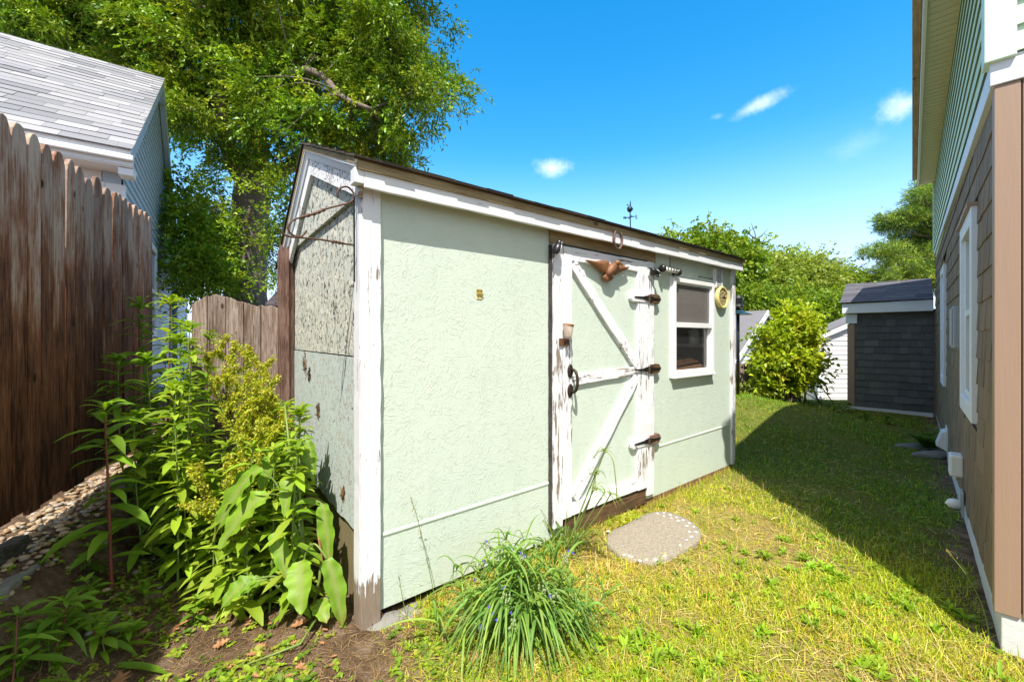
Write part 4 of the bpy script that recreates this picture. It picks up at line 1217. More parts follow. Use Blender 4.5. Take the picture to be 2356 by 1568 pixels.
MB().box(UE - .03, UE + .012, -.05, .044, 2.6, EZ).build('green_corner_trim', M['green_trim'], hs)
mb = MB(); mb.box(-.03, UE + .03, .0, .185, EZ, EZ + .012)
for k in range(75):
    x = .02 + k * .08; mb.box(x, x + .012, .02, .18, EZ - .004, EZ - .0005)
mb.build('soffit', M['soffit'], hs)
mb = MB(); mb.box(-.03, UE + .05, .186, .208, EZ - .03, EZ + .16); mb.build('fascia', M['white_clean'], hs, bevel=.003)
hr = empty('roof'); hr.parent = hs
mb = MB(); mb.hexa([(-.04, .25, EZ + .16), (UE + .06, .25, EZ + .16), (UE + .06, -3.5, EZ + 2.66), (-.04, -3.5, EZ + 2.66)], [(-.04, .25, EZ + .20), (UE + .06, .25, EZ + .20), (UE + .06, -3.5, EZ + 2.70), (-.04, -3.5, EZ + 2.70)])
mb.hexa([(-.04, -3.501, EZ + 2.66), (UE + .06, -3.501, EZ + 2.66), (UE + .06, -7.25, EZ + .16), (-.04, -7.25, EZ + .16)], [(-.04, -3.501, EZ + 2.70), (UE + .06, -3.501, EZ + 2.70), (UE + .06, -7.25, EZ + .20), (-.04, -7.25, EZ + .20)]); mb.build('roof_deck', M['roof_edge'], hr)
mb = MB(); mb.box(-.03, UE + .055, .209, .262, EZ + .09, EZ + .158); mb.build('gutter', M['wood_tan'], hr, bevel=.006)
mb = MB(); mb.prism([(-.02, -.15, 2.4), (-.02, -6.9, 2.4), (-.02, -6.9, EZ), (-.02, -3.5, EZ + 2.5), (-.02, -.15, EZ + .25)], (.1, 0, 0)); mb.build('gable_wall', M['siding_green'], hs)


def hwindow(w0, w1, z0, z1):
    wi = empty('window'); wi.parent = hs; fr = .085
    mb = MB(); mb.box(w0, w0 + fr, -.02, .030, z0, z1); mb.box(w1 - fr, w1, -.02, .030, z0, z1); mb.box(w0 + fr, w1 - fr, -.02, .0295, z1 - .09, z1); mb.box(w0 + fr, w1 - fr, -.02, .0295, z0, z0 + .10)
    mb.build('window_frame', M['white_clean'], wi, bevel=.004)
    mb = MB(); mb.box(w0 - .012, w1 + .012, .0, .045, z1, z1 + .018); mb.build('drip_cap', M['tan_trim'], wi)
    mb = MB(); a, b = w0 + fr, w1 - fr; zc = (z0 + z1) / 2 + .03
    mb.box(a, a + .03, -.02, .012, z0 + .10, z1 - .09); mb.box(b - .03, b, -.02, .012, z0 + .10, z1 - .09); mb.box(a + .03, b - .03, -.02, .0115, zc - .018, zc + .018)
    mb.box(a + .03, b - .03, -.02, .0115, z0 + .10, z0 + .135); mb.build('sash', M['vinyl'], wi, bevel=.003)
    MB().box(a + .03, b - .03, -.035, -.015, z0 + .1, z1 - .09).build('pane', M['darkglass'], wi)


hwindow(*W1); hwindow(*W2)
mb = MB(); mb.box(1.62, 1.86, .014, .055, 1.22, 1.52); mb.build('box_case', M['meter'], None, bevel=.008)
eb = empty('meter_box'); eb.parent = hs; bpy.data.objects['box_case'].parent = eb
mb = MB(); mb.box(1.63, 1.85, .0555, .062, 1.235, 1.505); mb.build('box_door', M['meter'], eb, bevel=.006)
dv = empty('dryer_vent'); dv.parent = hs
mb = MB(); mb.hexa([(3.33, .014, .16), (3.55, .014, .16), (3.55, .09, .20), (3.33, .09, .20)], [(3.33, .014, .36), (3.55, .014, .36), (3.55, .05, .34), (3.33, .05, .34)]); mb.build('hood', M['vinyl'], dv, bevel=.006)
mb = MB(); mb.box(3.30, 3.58, .004, .0135, .15, .39); mb.build('flange', M['vinyl'], dv, bevel=.003)
mb = MB(); mb.box(1.55, 1.69, .005, .075, .325, .475); mb.build('outlet_cover', M['vinyl'], hs, bevel=.012)
mb = MB(); mb.tube([(1.62, .04, .325), (1.62, .04, .29)], .012, 8); mb.build('conduit', M['vinyl'], hs)
sp_ = empty('hose_outlet'); sp_.parent = hs
mb = MB(); mb.box(1.40, 1.54, .012, .024, .10, .26); mb.build('back_plate', M['meter'], sp_, bevel=.004)
mb = MB(); mb.lathe([(0, 0), (.032, 0), (.034, .04), (.026, .06), (0, .075)], (1.47, .025, .165), (0, 1, -.1), 14); mb.build('cap', M['vinyl'], sp_, smooth=True)
# low wing across the end of the yard
bw0, bs1 = WL, 1.05
bz0, bz1 = .13, 1.735
wing = empty('low_wing'); wing.parent = hs
shakes('shake_wall', wing, (bw0, .02, bz0), (0, 1, 0), (0, 0, 1), (-1, 0, 0), bs1 - .085, lambda u: bz1 - bz0, 1.62, .113, (.09, .2), [(.13, .13, .125), (.145, .14, .135), (.115, .115, .115)], (), 31, .02)
MB().box(bw0 + .002, bw0 + 1.4, -.02, bs1 - .004, -.2, bz1).build('wing_wall', M['inside'], wing)
mb = MB(); mb.box(bw0 - .022, bw0 + .0, bs1 - .085, bs1 + .012, .02, 1.52); mb.box(bw0 + .001, bw0 + .08, bs1 - .003, bs1 + .012, .02, 1.52); mb.build('corner_board', M['tan_trim'], wing, bevel=.003)
mb = MB(); mb.box(bw0 - .05, bw0 + .2, bs1 - .12, bs1 + .03, 1.53, 1.69); mb.build('eave_return', M['white_clean'], wing, bevel=.004)
mb = MB(); mb.box(bw0 - .16, bw0 - .135, .03, bs1 + .07, 1.70, 1.86); mb.box(bw0 - .134, bw0 - .0, .03, bs1 + .065, 1.70, 1.715); mb.build('fascia', M['white_clean'], wing, bevel=.004)
mb = MB(); mb.box(bw0 - .03, bw0 + .0, .03, bs1 + .015, -.2, .125); mb.build('foundation', M['concrete_white'], wing)
wr = empty('wing_roof'); wr.parent = wing
sx_ = Vector((.85, 0, .34)); mb = MB(); mb.hexa([(bw0 - .17, .03, 1.86), (bw0 - .17, bs1 + .09, 1.86), (bw0 + .85, bs1 + .09, 2.27), (bw0 + .85, .03, 2.27)], [(bw0 - .17, .03, 1.88), (bw0 - .17, bs1 + .09, 1.88), (bw0 + .85, bs1 + .09, 2.29), (bw0 + .85, .03, 2.29)]); mb.build('roof_deck', M['roof_edge'], wr)
MB().box(bw0 + .02, bw0 + .9, .03, bs1 + .02, 1.74, 1.85).build('roof_fill', M['inside'], wr)
sv = Vector((1.02, 0, .41)).normalized(); shingle_roof('shingles', wr, (bw0 - .19, bs1 + .10, 1.88), (0, -1, 0), sv, Vector((-.41, 0, 1.02)).normalized(), bs1 + .07, 1.1, .13, (.2, .4), [(.13, .125, .145), (.15, .145, .165), (.115, .11, .13)], (.003, .006), 9)

# ------------------------------------------------------------------ buildings farther back
# white garage with grey roof
ga = P(1757, 716, 12.0); gx, gy = Vector((-.8, -.6, 0)), Vector((-.6, .8, 0))
gar = empty('white_garage', (ga.x, ga.y, 0), math.atan2(.8, -.6) , 'white sided garage with dark grey roof beyond the shrub', 'garage')
# local x = along the roof away from the gable, local y = towards the picture's left along the gable
mb = MB(); zt = ga.z; pit = .70; hwid = 2.2
ylo = lambda z: -(zt - z) / pit; 
z = -1.2
while z < zt - .1:
    z1 = z + .125; a = min(hwid - .1, (zt - .1 - z) / pit); b = min(hwid - .1, max(0, (zt - .1 - z1) / pit))
    mb.add([(-.014, -a, z), (-.014, a, z), (-.001, b, z1), (-.001, -b, z1), (0, -a, z + .001), (0, a, z + .001)], [(0, 1, 2, 3), (0, 4, 5, 1)]); z = z1
mb.prism([(.002, -hwid + .1, -1.2), (.002, hwid - .1, -1.2), (.002, hwid - .1, zt - .1 - pit * (hwid - .1)), (.002, 0, zt - .12), (.002, -hwid + .1, zt - .1 - pit * (hwid - .1))], (6, 0, 0)); mb.build('wall', M['siding_white'], gar)
for s in (1, -1):
    mb = MB(); ze = zt - pit * hwid
    mb.hexa([(-.10, 0, zt - .03), (6.1, 0, zt - .03), (6.1, s * hwid, ze - .03), (-.10, s * hwid, ze - .03)], [(-.10, 0, zt + .03), (6.1, 0, zt + .03), (6.1, s * hwid, ze + .03), (-.10, s * hwid, ze + .03)]); mb.build('roof', simple('dark_grey_shingle', (.16, .155, .17), .9, var=.25, scale=8, bump=.3) if s == 1 else bpy.data.materials['dark_grey_shingle'], gar)
    mb = MB(); mb.hexa([(-.125, 0, zt - .13), (-.101, 0, zt - .13), (-.101, s * hwid, ze - .13), (-.125, s * hwid, ze - .13)], [(-.125, 0, zt + .03), (-.101, 0, zt + .03), (-.101, s * hwid, ze + .03), (-.125, s * hwid, ze + .03)]); mb.build('rake_board', M['white_clean'], gar)
# small white outbuilding
wa = P(1880, 915, 9.2); ws = empty('white_outbuilding', (wa.x, wa.y, 0), R(0), 'small white clapboard outbuilding between the shrub and the dark wing', 'outbuilding')
mb = MB(); z = -.25; ztop = lambda x: 1.30 + x * .42
while z < 2.0:
    z1 = z + .105; x0 = max(.0, (z1 - 1.30) / .42)
    if x0 < 1.5: mb.add([(x0, -.014, z), (1.5, -.014, z), (1.5, -.001, z1), (x0 if z1 < 1.3 else x0, -.001, z1), (x0, 0, z + .001), (1.5, 0, z + .001)], [(0, 1, 2, 3), (0, 4, 5, 1)])
    z = z1
mb.prism([(0, .002, -.3), (2.4, .002, -.3), (2.4, .002, ztop(1.2)), (1.2, .002, ztop(1.2)), (0, .002, 1.30)], (0, .45, 0)); mb.build('wall', M['siding_white'], ws)
mb = MB(); mb.box(-.015, .11, -.03, -.0145, -.3, 1.26); mb.build('corner_board', M['white_clean'], ws)
mb = MB(); mb.hexa([(-.14, -.10, 1.19), (1.2, -.10, ztop(1.2) - .06), (1.2, -.07, ztop(1.2) - .06), (-.14, -.07, 1.19)], [(-.14, -.10, 1.29), (1.2, -.10, ztop(1.2) + .06), (1.2, -.07, ztop(1.2) + .06), (-.14, -.07, 1.29)]); mb.build('rake_board', M['white_clean'], ws)
mb = MB(); mb.hexa([(-.15, -.10, 1.285), (1.2, -.10, ztop(1.2) + .06), (1.2, .4, ztop(1.2) + .06), (-.15, .4, 1.285)], [(-.15, -.10, 1.315), (1.2, -.10, ztop(1.2) + .09), (1.2, .4, ztop(1.2) + .09), (-.15, .4, 1.315)]); mb.build('roof', bpy.data.materials['dark_grey_shingle'], ws)
# dark roofed shed behind the old fence
dr_ = P(626, 690, 8.0); ds = empty('dark_roofed_shed', (dr_.x, dr_.y, 0), R(20), 'low shed with dark roof just visible above the old board fence', 'shed')
mb = MB(); mb.prism([(-.1, -.1, dr_.z - .12), (-.1, 1.3, dr_.z + .32), (-.1, 1.3, dr_.z + .36), (-.1, -.1, dr_.z - .08)], (2.2, 0, 0)); mb.build('roof', simple('dark_plum_shingle', (.07, .055, .065), .9, var=.3, scale=10), ds)
mb = MB(); mb.prism([(0, 0, 0), (0, 1.3, 0), (0, 1.3, dr_.z + .3), (0, 0, dr_.z - .12)], (2, 0, 0)); mb.build('wall', M['meter'], ds)
# grey boards behind the pole
bf = empty('grey_board_fence', (0, 0, 0), 0, 'short weathered board fence in front of the white garage', 'fence')
for k in range(7):
    a = P(1655 + 14.5 * k, 915, 8.1); b = P(1655 + 14.5 * k + 13.6, 915, 8.1); mb = MB(); mb.board(((a.x + b.x) / 2 - a.x, 0, -.2), ((a.x + b.x) / 2 - a.x, 0, P(0, 836, 8.1).z + random.gauss(0, .008)), ((b.x - a.x) / 2, 0, 0), (0, .02, 0), .001); o = mb.build('board', M['fence_old'], bf); o.location = (a.x, 8.1, 0)
# bird feeder pole with its baffle
pb = P(1697, 916, 6.85); fp = empty('feeder_pole', (pb.x, pb.y, 0), 0, 'slim black pole with a dark cone baffle beside the shed corner', 'pole')
zb = hz(pb.x, pb.y); zf_ = P(0, 722, 6.85).z
mb = MB(); mb.tube([(0, 0, zb - .1), (0, 0, zf_ + .3)], .026, 10); mb.build('pole', M['black'], fp, smooth=True)
mb = MB(); mb.lathe([(.0, 0), (.20, 0), (.205, .004), (.10, .045), (.03, .095), (.0, .1)], (0.01, 0, zf_ - .01), (.04, 0, 1), 28); mb.build('baffle', M['dark_green'], fp)
mb = MB(); mb.lathe([(.0, 0), (.08, 0), (.085, .02), (.07, .06), (.075, .16), (.05, .2), (0, .21)], (0, 0, zf_ + .10), (0, 0, 1), 16); mb.build('feeder', M['black'], fp)
# power lines
for i, (y0, y1) in enumerate([(588, 574), (602, 590)]):
    a, b = P(1870, y0 + 6, 30), P(2300, y1 - 6, 34); mb = MB(); pts = [a.lerp(b, k / 10) - Vector((0, 0, .25 * math.sin(math.pi * k / 10))) for k in range(11)]; mb.tube(pts, .012, 5)
    tag(mb.build('power_line', M['wire'], None), ['upper black power line strung before the pine', 'lower black power line strung before the pine'][i], 'power line', 'power lines by the pine')
a, b = P(1940, 662, 28), P(2300, 630, 30); mb = MB(); mb.tube([a.lerp(b, k / 10) - Vector((0, 0, .1 * math.sin(math.pi * k / 10))) for k in range(11)], .013, 5); tag(mb.build('power_line', M['wire'], None), 'lowest dark cable crossing the foot of the pine', 'power line', 'power lines by the pine')

# ------------------------------------------------------------------ plants


def nrm(a): return a / np.maximum(np.linalg.norm(a, axis=-1, keepdims=True), 1e-9)


def leaf_quads(base, d, Ln, Wd, roll=None):
    """one folded quad per leaf: base, side, tip, side"""
    n = len(base); d = nrm(d)
    up = rng.normal(size=(n, 3)) * .6 + np.array([0, 0, 1.0])
    s = nrm(np.cross(d, up)); nn = np.cross(s, d)
    mid = base + d * (Ln * .45)[:, None]
    l = mid + s * (Wd / 2)[:, None] + nn * (Wd * .18)[:, None]; r = mid - s * (Wd / 2)[:, None] + nn * (Wd * .18)[:, None]
    tip = base + d * Ln[:, None] - np.array([0, 0, 1]) * (Ln * .12)[:, None]
    V = np.stack([base, r, tip, l], 1).reshape(-1, 3)
    i = np.arange(n) * 4
    return V, np.stack([i, i + 1, i + 2, i + 3], 1)


def strips(base, d, Ln, Wd, droop, nseg=4, fold=.25, up=None, wave=0.0, prof='lance'):
    """curved leaves or blades with a midrib: nseg segments, two quads each"""
    n = len(base); d = nrm(np.asarray(d, float)); base = np.asarray(base, float)
    Ln, Wd, droop = [np.broadcast_to(np.asarray(x, float), (n,)) for x in (Ln, Wd, droop)]
    if up is None: up = np.tile([0, 0, 1.0], (n, 1)) + rng.normal(size=(n, 3)) * .15
    s = np.cross(d, up); bad = np.linalg.norm(s, axis=1) < .15
    s[bad] = np.cross(d[bad], np.tile([1.0, .3, 0], (bad.sum(), 1))); s = nrm(s)
    T = np.linspace(0, 1, nseg + 1); rings = []
    ph = rng.uniform(0, 6.28, n)
    for t_ in T:
        p = base + d * (Ln * t_)[:, None]; p[:, 2] -= droop * Ln * t_ * t_
        tang = nrm(d - np.array([0, 0, 1.0]) * (2 * droop * t_)[:, None]); nn = nrm(np.cross(s, tang))
        if prof == 'lance': wv = (math.sin(math.pi * min(1, t_ * .93 + .07)) ** .75) if t_ < 1 else .02
        elif prof == 'blade': wv = (1 - t_ ** 2.2) * (.55 + .45 * min(1, t_ * 4)) + .015
        else: wv = (math.sin(math.pi * min(1, t_ * .80 + .12)) ** .6) if t_ < 1 else .05
        wd = Wd * wv / 2
        wob = wave * Wd * np.sin(ph + t_ * 9)
        rings.append(np.stack([p - s * wd[:, None] + nn * (fold * wd + wob)[:, None], p, p + s * wd[:, None] + nn * (fold * wd - wob)[:, None]], 1))
    V = np.stack(rings, 1).reshape(n, -1, 3); k = V.shape[1]
    f = []
    for j in range(nseg):
        for c in (0, 1):
            a = j * 3 + c; f.append([a, a + 1, a + 4, a + 3])
    f = np.array(f); Fq = (f[None] + (np.arange(n) * k)[:, None, None]).reshape(-1, 4)
    return V.reshape(-1, 3), Fq, k


def pal(n, cols, jit=.12):
    cols = np.array(cols); i = rng.integers(0, len(cols), n); j = rng.integers(0, len(cols), n); f = rng.random((n, 1))
    return np.clip((cols[i] * f + cols[j] * (1 - f)) * rng.normal(1, jit, (n, 1)), .002, 1)


def crown(name, blobs, nclus, per, lsize, aspect, cols, parent, cr=.35, droop=.6, wind=(0, 0, 0), shell=2.2, mat='leaf', lumps=0, lr=.6, keep=None):
    """leaf sprays filling the union of ellipsoids"""
    wts = np.array([b[2] for b in blobs], float); wts /= wts.sum()
    idx = rng.choice(len(blobs), nclus, p=wts)
    c = np.array([b[0] for b in blobs])[idx]; r = np.array([b[1] for b in blobs])[idx]
    dirs = nrm(rng.normal(size=(nclus, 3))); rad = rng.random((nclus, 1)) ** (1 / shell)
    cen = c + dirs * r * rad
    if lumps:      # boughs: leaf clusters gather on the skins of many smaller masses
        li = rng.integers(0, lumps, nclus); lc = cen[:lumps].copy(); ls_ = lr * rng.uniform(.6, 1.35, (lumps, 1)) * np.array([1.15, 1.15, .7])
        dirs = nrm(rng.normal(size=(nclus, 3)) + np.array([0, 0, .35])); cen = lc[li] + dirs * ls_[li] * rng.random((nclus, 1)) ** (1 / 3.0)
        lt = rng.normal(1, .13, (lumps, 1))[li]
    if keep is not None:     # no sprays grow straight in front of the bare trunk
        bad = keep(cen); good = np.where(~bad)[0]; cen[bad] = cen[rng.choice(good, bad.sum())] + rng.normal(size=(bad.sum(), 3)) * .12
    out = nrm(dirs * np.array([1, 1, .6]) + np.array([0, 0, .15]))
    nsp = max(1, per // 9); ctint = pal(nclus, cols, .10) * (lt if lumps else 1)
    # sprays
    sb = np.repeat(cen, nsp, 0) + rng.normal(size=(nclus * nsp, 3)) * cr * .55
    sd = nrm(np.repeat(out, nsp, 0) + rng.normal(size=(nclus * nsp, 3)) * .55 + np.array(wind))
    st = np.repeat(ctint, nsp, 0) * rng.normal(1, .10, (nclus * nsp, 1))
    m9 = 9; q = np.tile(np.linspace(0, 1, m9), len(sb))
    lb = np.repeat(sb, m9, 0) + np.repeat(sd, m9, 0) * (q * cr * 1.3)[:, None]; lb[:, 2] -= droop * cr * .8 * q ** 2
    lb += rng.normal(size=lb.shape) * cr * .07
    ld = np.repeat(sd, m9, 0) + rng.normal(size=lb.shape) * .6 - np.array([0, 0, 1]) * droop * rng.random((len(lb), 1)) + np.array(wind)
    Ln = lsize * rng.uniform(.6, 1.25, len(lb)); V, Fq = leaf_quads(lb, ld, Ln, Ln * aspect * rng.uniform(.8, 1.2, len(lb)))
    tint = np.repeat(np.clip(np.repeat(st, m9, 0) * rng.normal(1, .12, (len(lb), 1)), .003, 1), 4, 0)
    return npmesh(name, V, Fq, M[mat], parent, tint), cen


def limb(pts, r0, r1, n=9, wob=.0):
    pts = smooth_path([Vector(p) for p in pts], 5); k = len(pts)
    return pts, [r0 + (r1 - r0) * (i / (k - 1)) ** .8 for i in range(k)]


def blobs_px(lst):
    """(px,py,rx,ry in pixels, depth Y, half depth) -> world ellipsoids"""
    out = []
    for (px, py, rx, ry, Y, dy) in lst:
        c = P(px, py, Y); out.append((tuple(c), (rx / F * Y, dy, ry / F * Y), rx * ry * dy))
    return out


GREEN_SUN = [(.20, .34, .02), (.15, .28, .018), (.29, .41, .03), (.08, .18, .015), (.36, .41, .03)]
GREEN_DEEP = [(.15, .26, .022), (.20, .31, .026), (.10, .19, .018), (.27, .35, .03)]


def twigs(mb, cen, limbs, n, r0=.025, maxd=6):
    allp = [p for l in limbs for p in l]
    arr = np.array([tuple(p) for p in allp])
    for i in rng.choice(len(cen), min(n, len(cen)), replace=False):
        c = cen[i]; d = np.linalg.norm(arr - c, axis=1); j = int(np.argmin(d + (arr[:, 2] > c[2]) * .6))
        if d[j] > maxd: continue
        a, b = Vector(arr[j]), Vector(c); mid = a.lerp(b, .5) + Vector(tuple(rng.normal(size=3))) * d[j] * .08 + Vector((0, 0, d[j] * .08))
        pts = smooth_path([a, mid, b], 4); mb.tube(pts, [r0 * (1 - .75 * k / (len(pts) - 1)) * min(1.5, .5 + d[j] / 3) for k in range(len(pts))], 5, cap=False)


# the big tree behind the fence
bt = empty('shade_tree', tuple(P(570, 775, 9.6) - Vector((0, 0, 1.3))), 0, 'huge old shade tree with thick furrowed trunk towering behind the garden shed', 'tree')
To = bt.location.copy()
TY = 9.6
tp = lambda px, py, dy=0: P(px, py, TY + dy)
limbs = []
tm = MB()
for pts, r0, r1 in [([tp(566, 800), tp(566, 690), tp(572, 560), tp(578, 470), tp(580, 400)], .47, .33),
                    ([tp(580, 440), tp(586, 330), tp(560, 230, .2), tp(596, 130, .3), tp(640, 20, .4), tp(670, -150, .5)], .30, .10),
                    ([tp(572, 430), tp(540, 380, -.2), tp(512, 270, -.4), tp(520, 150, -.6), tp(480, 50, -.8), tp(430, -40, -1)], .20, .09),
                    ([tp(585, 425), tp(635, 398, .1), tp(672, 380, .2), tp(730, 330, .3), tp(790, 300, .5)], .23, .08),
                    ([tp(590, 300), tp(640, 190, -.6), tp(690, 163, -.9), tp(740, 175, -1.1), tp(790, 225, -1.3), tp(850, 250, -1.4)], .12, .04),
                    ([tp(596, 130, .3), tp(700, 60, .6), tp(790, -20, .9), tp(880, -90, 1)], .14, .05),
                    ([tp(520, 150, -.6), tp(420, 120, .2), tp(320, 80, .6), tp(200, 70, .8)], .10, .03),
                    ([tp(560, 230, .2), tp(470, 200, 1), tp(360, 130, 1.6), tp(240, 100, 2)], .13, .04),
                    ([tp(700, 60, .6), tp(830, 120, .2), tp(930, 160, 0), tp(1000, 220, 0)], .09, .025),
                    ([tp(790, -20, .9), tp(900, 20, .9), tp(990, 60, .8)], .07, .02)]:
    p_, r_ = limb(pts, r0, r1); limbs.append(p_); tm.tube(p_, r_, 12)
for i, v in enumerate(tm.V):
    q = Vector(v); a = math.sin(q.x * 31 + q.z * 3) * math.cos(q.y * 27 - q.z * 2) * .02; tm.V[i] = (q.x + a - To.x, q.y + a - To.y, q.z - To.z)
tm.build('trunk', M['bark'], bt, smooth=True)
bl = blobs_px([(120, 40, 190, 110, 8.8, 1.6), (330, 120, 200, 140, 9.2, 1.8), (250, 20, 230, 140, 9.5, 1.6), (480, 250, 130, 170, 9.4, 1.5), (470, 60, 190, 150, 9.8, 2), (640, 130, 190, 170, 9.8, 2.2),
               (760, 60, 190, 170, 10, 2), (890, 60, 130, 130, 9.8, 1.6), (890, 170, 130, 110, 9.4, 1.5), (965, 190, 62, 80, 9.4, .9), (935, 90, 66, 110, 9.8, 1.0), (850, 280, 130, 100, 9.2, 1.4), (930, 330, 62, 60, 9.1, .8),
               (740, 300, 120, 80, 9.0, 1.2), (690, 235, 130, 110, 8.8, 1.2), (465, 430, 40, 110, 9.0, .9), (480, 370, 55, 90, 8.8, .9), (650, 320, 50, 50, 9.0, .8), (820, 330, 120, 60, 9.2, 1.2), (900, 370, 80, 40, 9.2, .8), (560, 380, 60, 40, 10.6, .6),
               (300, -190, 300, 130, 9.8, 2.4), (600, -200, 300, 150, 10.2, 2.6), (840, -150, 220, 120, 10, 2)])
o, cen = crown('crown', bl, 5200, 72, .10, .40, GREEN_SUN, None, .20, .7, (-.22, -.1, 0), 2.0, 'leaf_oak', 200, .62, lambda c: (np.abs(c[:, 0] - To.x - .02) < .62) & (c[:, 2] < 5.0) & (c[:, 1] < 9.9) & (rng.random(len(c)) < .93))
o.parent = bt; o.matrix_parent_inverse = Matrix.Translation(-To)
bm_ = MB(); twigs(bm_, cen - 0, limbs, 420, .022, 3.2)
o = bm_.build('branches', M['twig'], bt, smooth=True); o.matrix_parent_inverse = Matrix.Translation(-To)

# brush behind the old fence
for nm, lab, lst, n, cols in [
    ('understory_tree', 'bright green young tree growing below the big trunk beside the blue house', [(472, 560, 30, 90, 8.2, .8), (480, 635, 40, 50, 7.8, .8), (450, 480, 18, 90, 8.6, .6), (490, 560, 26, 60, 10.5, .5)], 330, GREEN_SUN),
    ('understory_tree', 'dark leafy young tree between the big trunk and the shed', [(645, 520, 26, 110, 8.4, .7), (585, 590, 40, 18, 8.0, .5), (655, 450, 26, 60, 8.6, .5), (640, 640, 22, 40, 8.6, .6), (560, 560, 90, 90, 12.5, .8)], 260, GREEN_DEEP)]:
    b0 = P(lst[0][0], 775, 8.0); e = empty(nm, (b0.x, b0.y, 0), 0, lab, 'tree', 'young trees behind the old fence')
    o, cen = crown('crown', blobs_px(lst), n, 54, .085, .5, cols, None, .26, .4, (0, 0, 0), 2.4, 'leaf', 0, .6, lambda c: (np.abs(c[:, 0] * 9.6 / c[:, 1] - To.x - .02) < .55) & (c[:, 2] < 4.6) & (c[:, 1] < 9.9) & (rng.random(len(c)) < .9)); o.parent = e; o.matrix_parent_inverse = Matrix.Translation(-e.location)
    mb = MB(); stems = []
    for k in range(4):
        q = Vector((b0.x + random.uniform(-.4, .4), b0.y + random.uniform(-.2, .5), 0)); tpp = Vector(tuple(cen[int(rng.integers(len(cen)))])); p_, r_ = limb([q, q.lerp(tpp, .5) + Vector((.1, 0, .3)), tpp], .04, .012); mb.tube(p_, r_, 6); stems.append(p_)
    twigs(mb, cen, stems, 60, .012, 2.5)
    o = mb.build('stems', M['twig'], e, smooth=True); o.matrix_parent_inverse = Matrix.Translation(-e.location)


def far_tree(name, label, lst, n, per, ls, asp, cols, cr, cat='tree', group=None, trunk=None, bare=None, droop=.4, shell=2.4, mat='leaf'):
    Y = lst[0][4]; b0 = P(trunk[0] if trunk else lst[0][0], 775, Y); e = empty(name, (b0.x, b0.y, -.3), 0, label, cat, group)
    o, cen = crown('crown', blobs_px(lst), n, per, ls, asp, cols, None, cr, droop, (0, 0, 0), shell, mat); o.parent = e; o.matrix_parent_inverse = Matrix.Translation(-e.location)
    topz = max(b[0][2] for b in blobs_px(lst)); mb = MB(); lm = []
    p_, r_ = limb([Vector((b0.x, b0.y, -.4)), Vector((b0.x + .2, b0.y, topz * .4)), Vector((b0.x - .1, b0.y, topz * .95))], .03 * topz, .01 * topz); mb.tube(p_, r_, 8); lm.append(p_)
    for b in blobs_px(lst):
        q = p_[int(len(p_) * random.uniform(.3, .7))]; c = Vector(b[0]); pp, rr = limb([q, q.lerp(c, .5) + Vector((0, 0, .2)), c], .014 * topz, .004 * topz); mb.tube(pp, rr, 6); lm.append(pp)
    twigs(mb, cen, lm, 70, .02, 5)
    if bare:
        for path in bare:
            pp, rr = limb([P(x, y, Y - .5) for x, y in path], .05, .008); mb.tube(pp, rr, 5)
    o = mb.build('trunk', M['bark'], e, smooth=True); o.matrix_parent_inverse = Matrix.Translation(-e.location)
    return e


PALE = [(.25, .34, .05), (.31, .38, .07), (.19, .28, .04), (.37, .41, .10)]
far_tree('maple_tree', 'open crowned green tree rising behind the shed roof beside the weathervane', [(1560, 585, 50, 30, 17, 1.5), (1635, 575, 40, 26, 17, 1.4), (1600, 620, 90, 36, 17, 2), (1680, 600, 50, 45, 17, 1.2), (1535, 545, 16, 10, 17, .6), (1582, 538, 10, 12, 17, .5), (1640, 540, 20, 12, 17, .6), (1668, 560, 10, 8, 17, .4)], 460, 63, .17, .62, GREEN_DEEP, .38, group='trees past the end of the shed', shell=2.0)
far_tree('locust_tree', 'broad pale green tree with bare dead twigs at its top', [(1765, 650, 70, 50, 20, 2.4), (1720, 622, 38, 34, 20, 1.8), (1800, 625, 60, 34, 20, 2), (1730, 670, 80, 60, 19, 2.2), (1820, 660, 70, 70, 19, 2.2), (1700, 650, 40, 70, 19, 1.5)], 900, 63, .16, .5, PALE, .42, group='trees past the end of the shed',
         bare=[[(1740, 575), (1737, 540), (1727, 512)], [(1738, 560), (1748, 545), (1768, 525)], [(1742, 572), (1762, 556), (1785, 548)], [(1737, 548), (1725, 540), (1712, 528)]])
far_tree('ash_tree', 'dense green tree between the pale tree and the pine', [(1885, 660, 45, 45, 22, 2.2), (1930, 680, 36, 36, 22, 1.8), (1880, 690, 80, 60, 21, 2.4), (1930, 700, 50, 50, 21, 2), (1850, 635, 40, 28, 22, 1.6), (1895, 622, 20, 16, 22, 1)], 720, 63, .17, .5, [(.22, .32, .04), (.18, .27, .03), (.28, .35, .06)], .42, group='trees past the end of the shed')
far_tree('tall_shrub', 'shaded bushy growth under the far trees beside the garage', [(1725, 700, 45, 40, 15, 1), (1800, 715, 90, 45, 15.5, 1.2), (1890, 725, 60, 45, 15.5, 1.2), (1940, 720, 40, 50, 15.5, 1)], 460, 54, .13, .5, GREEN_DEEP, .32, 'shrub')
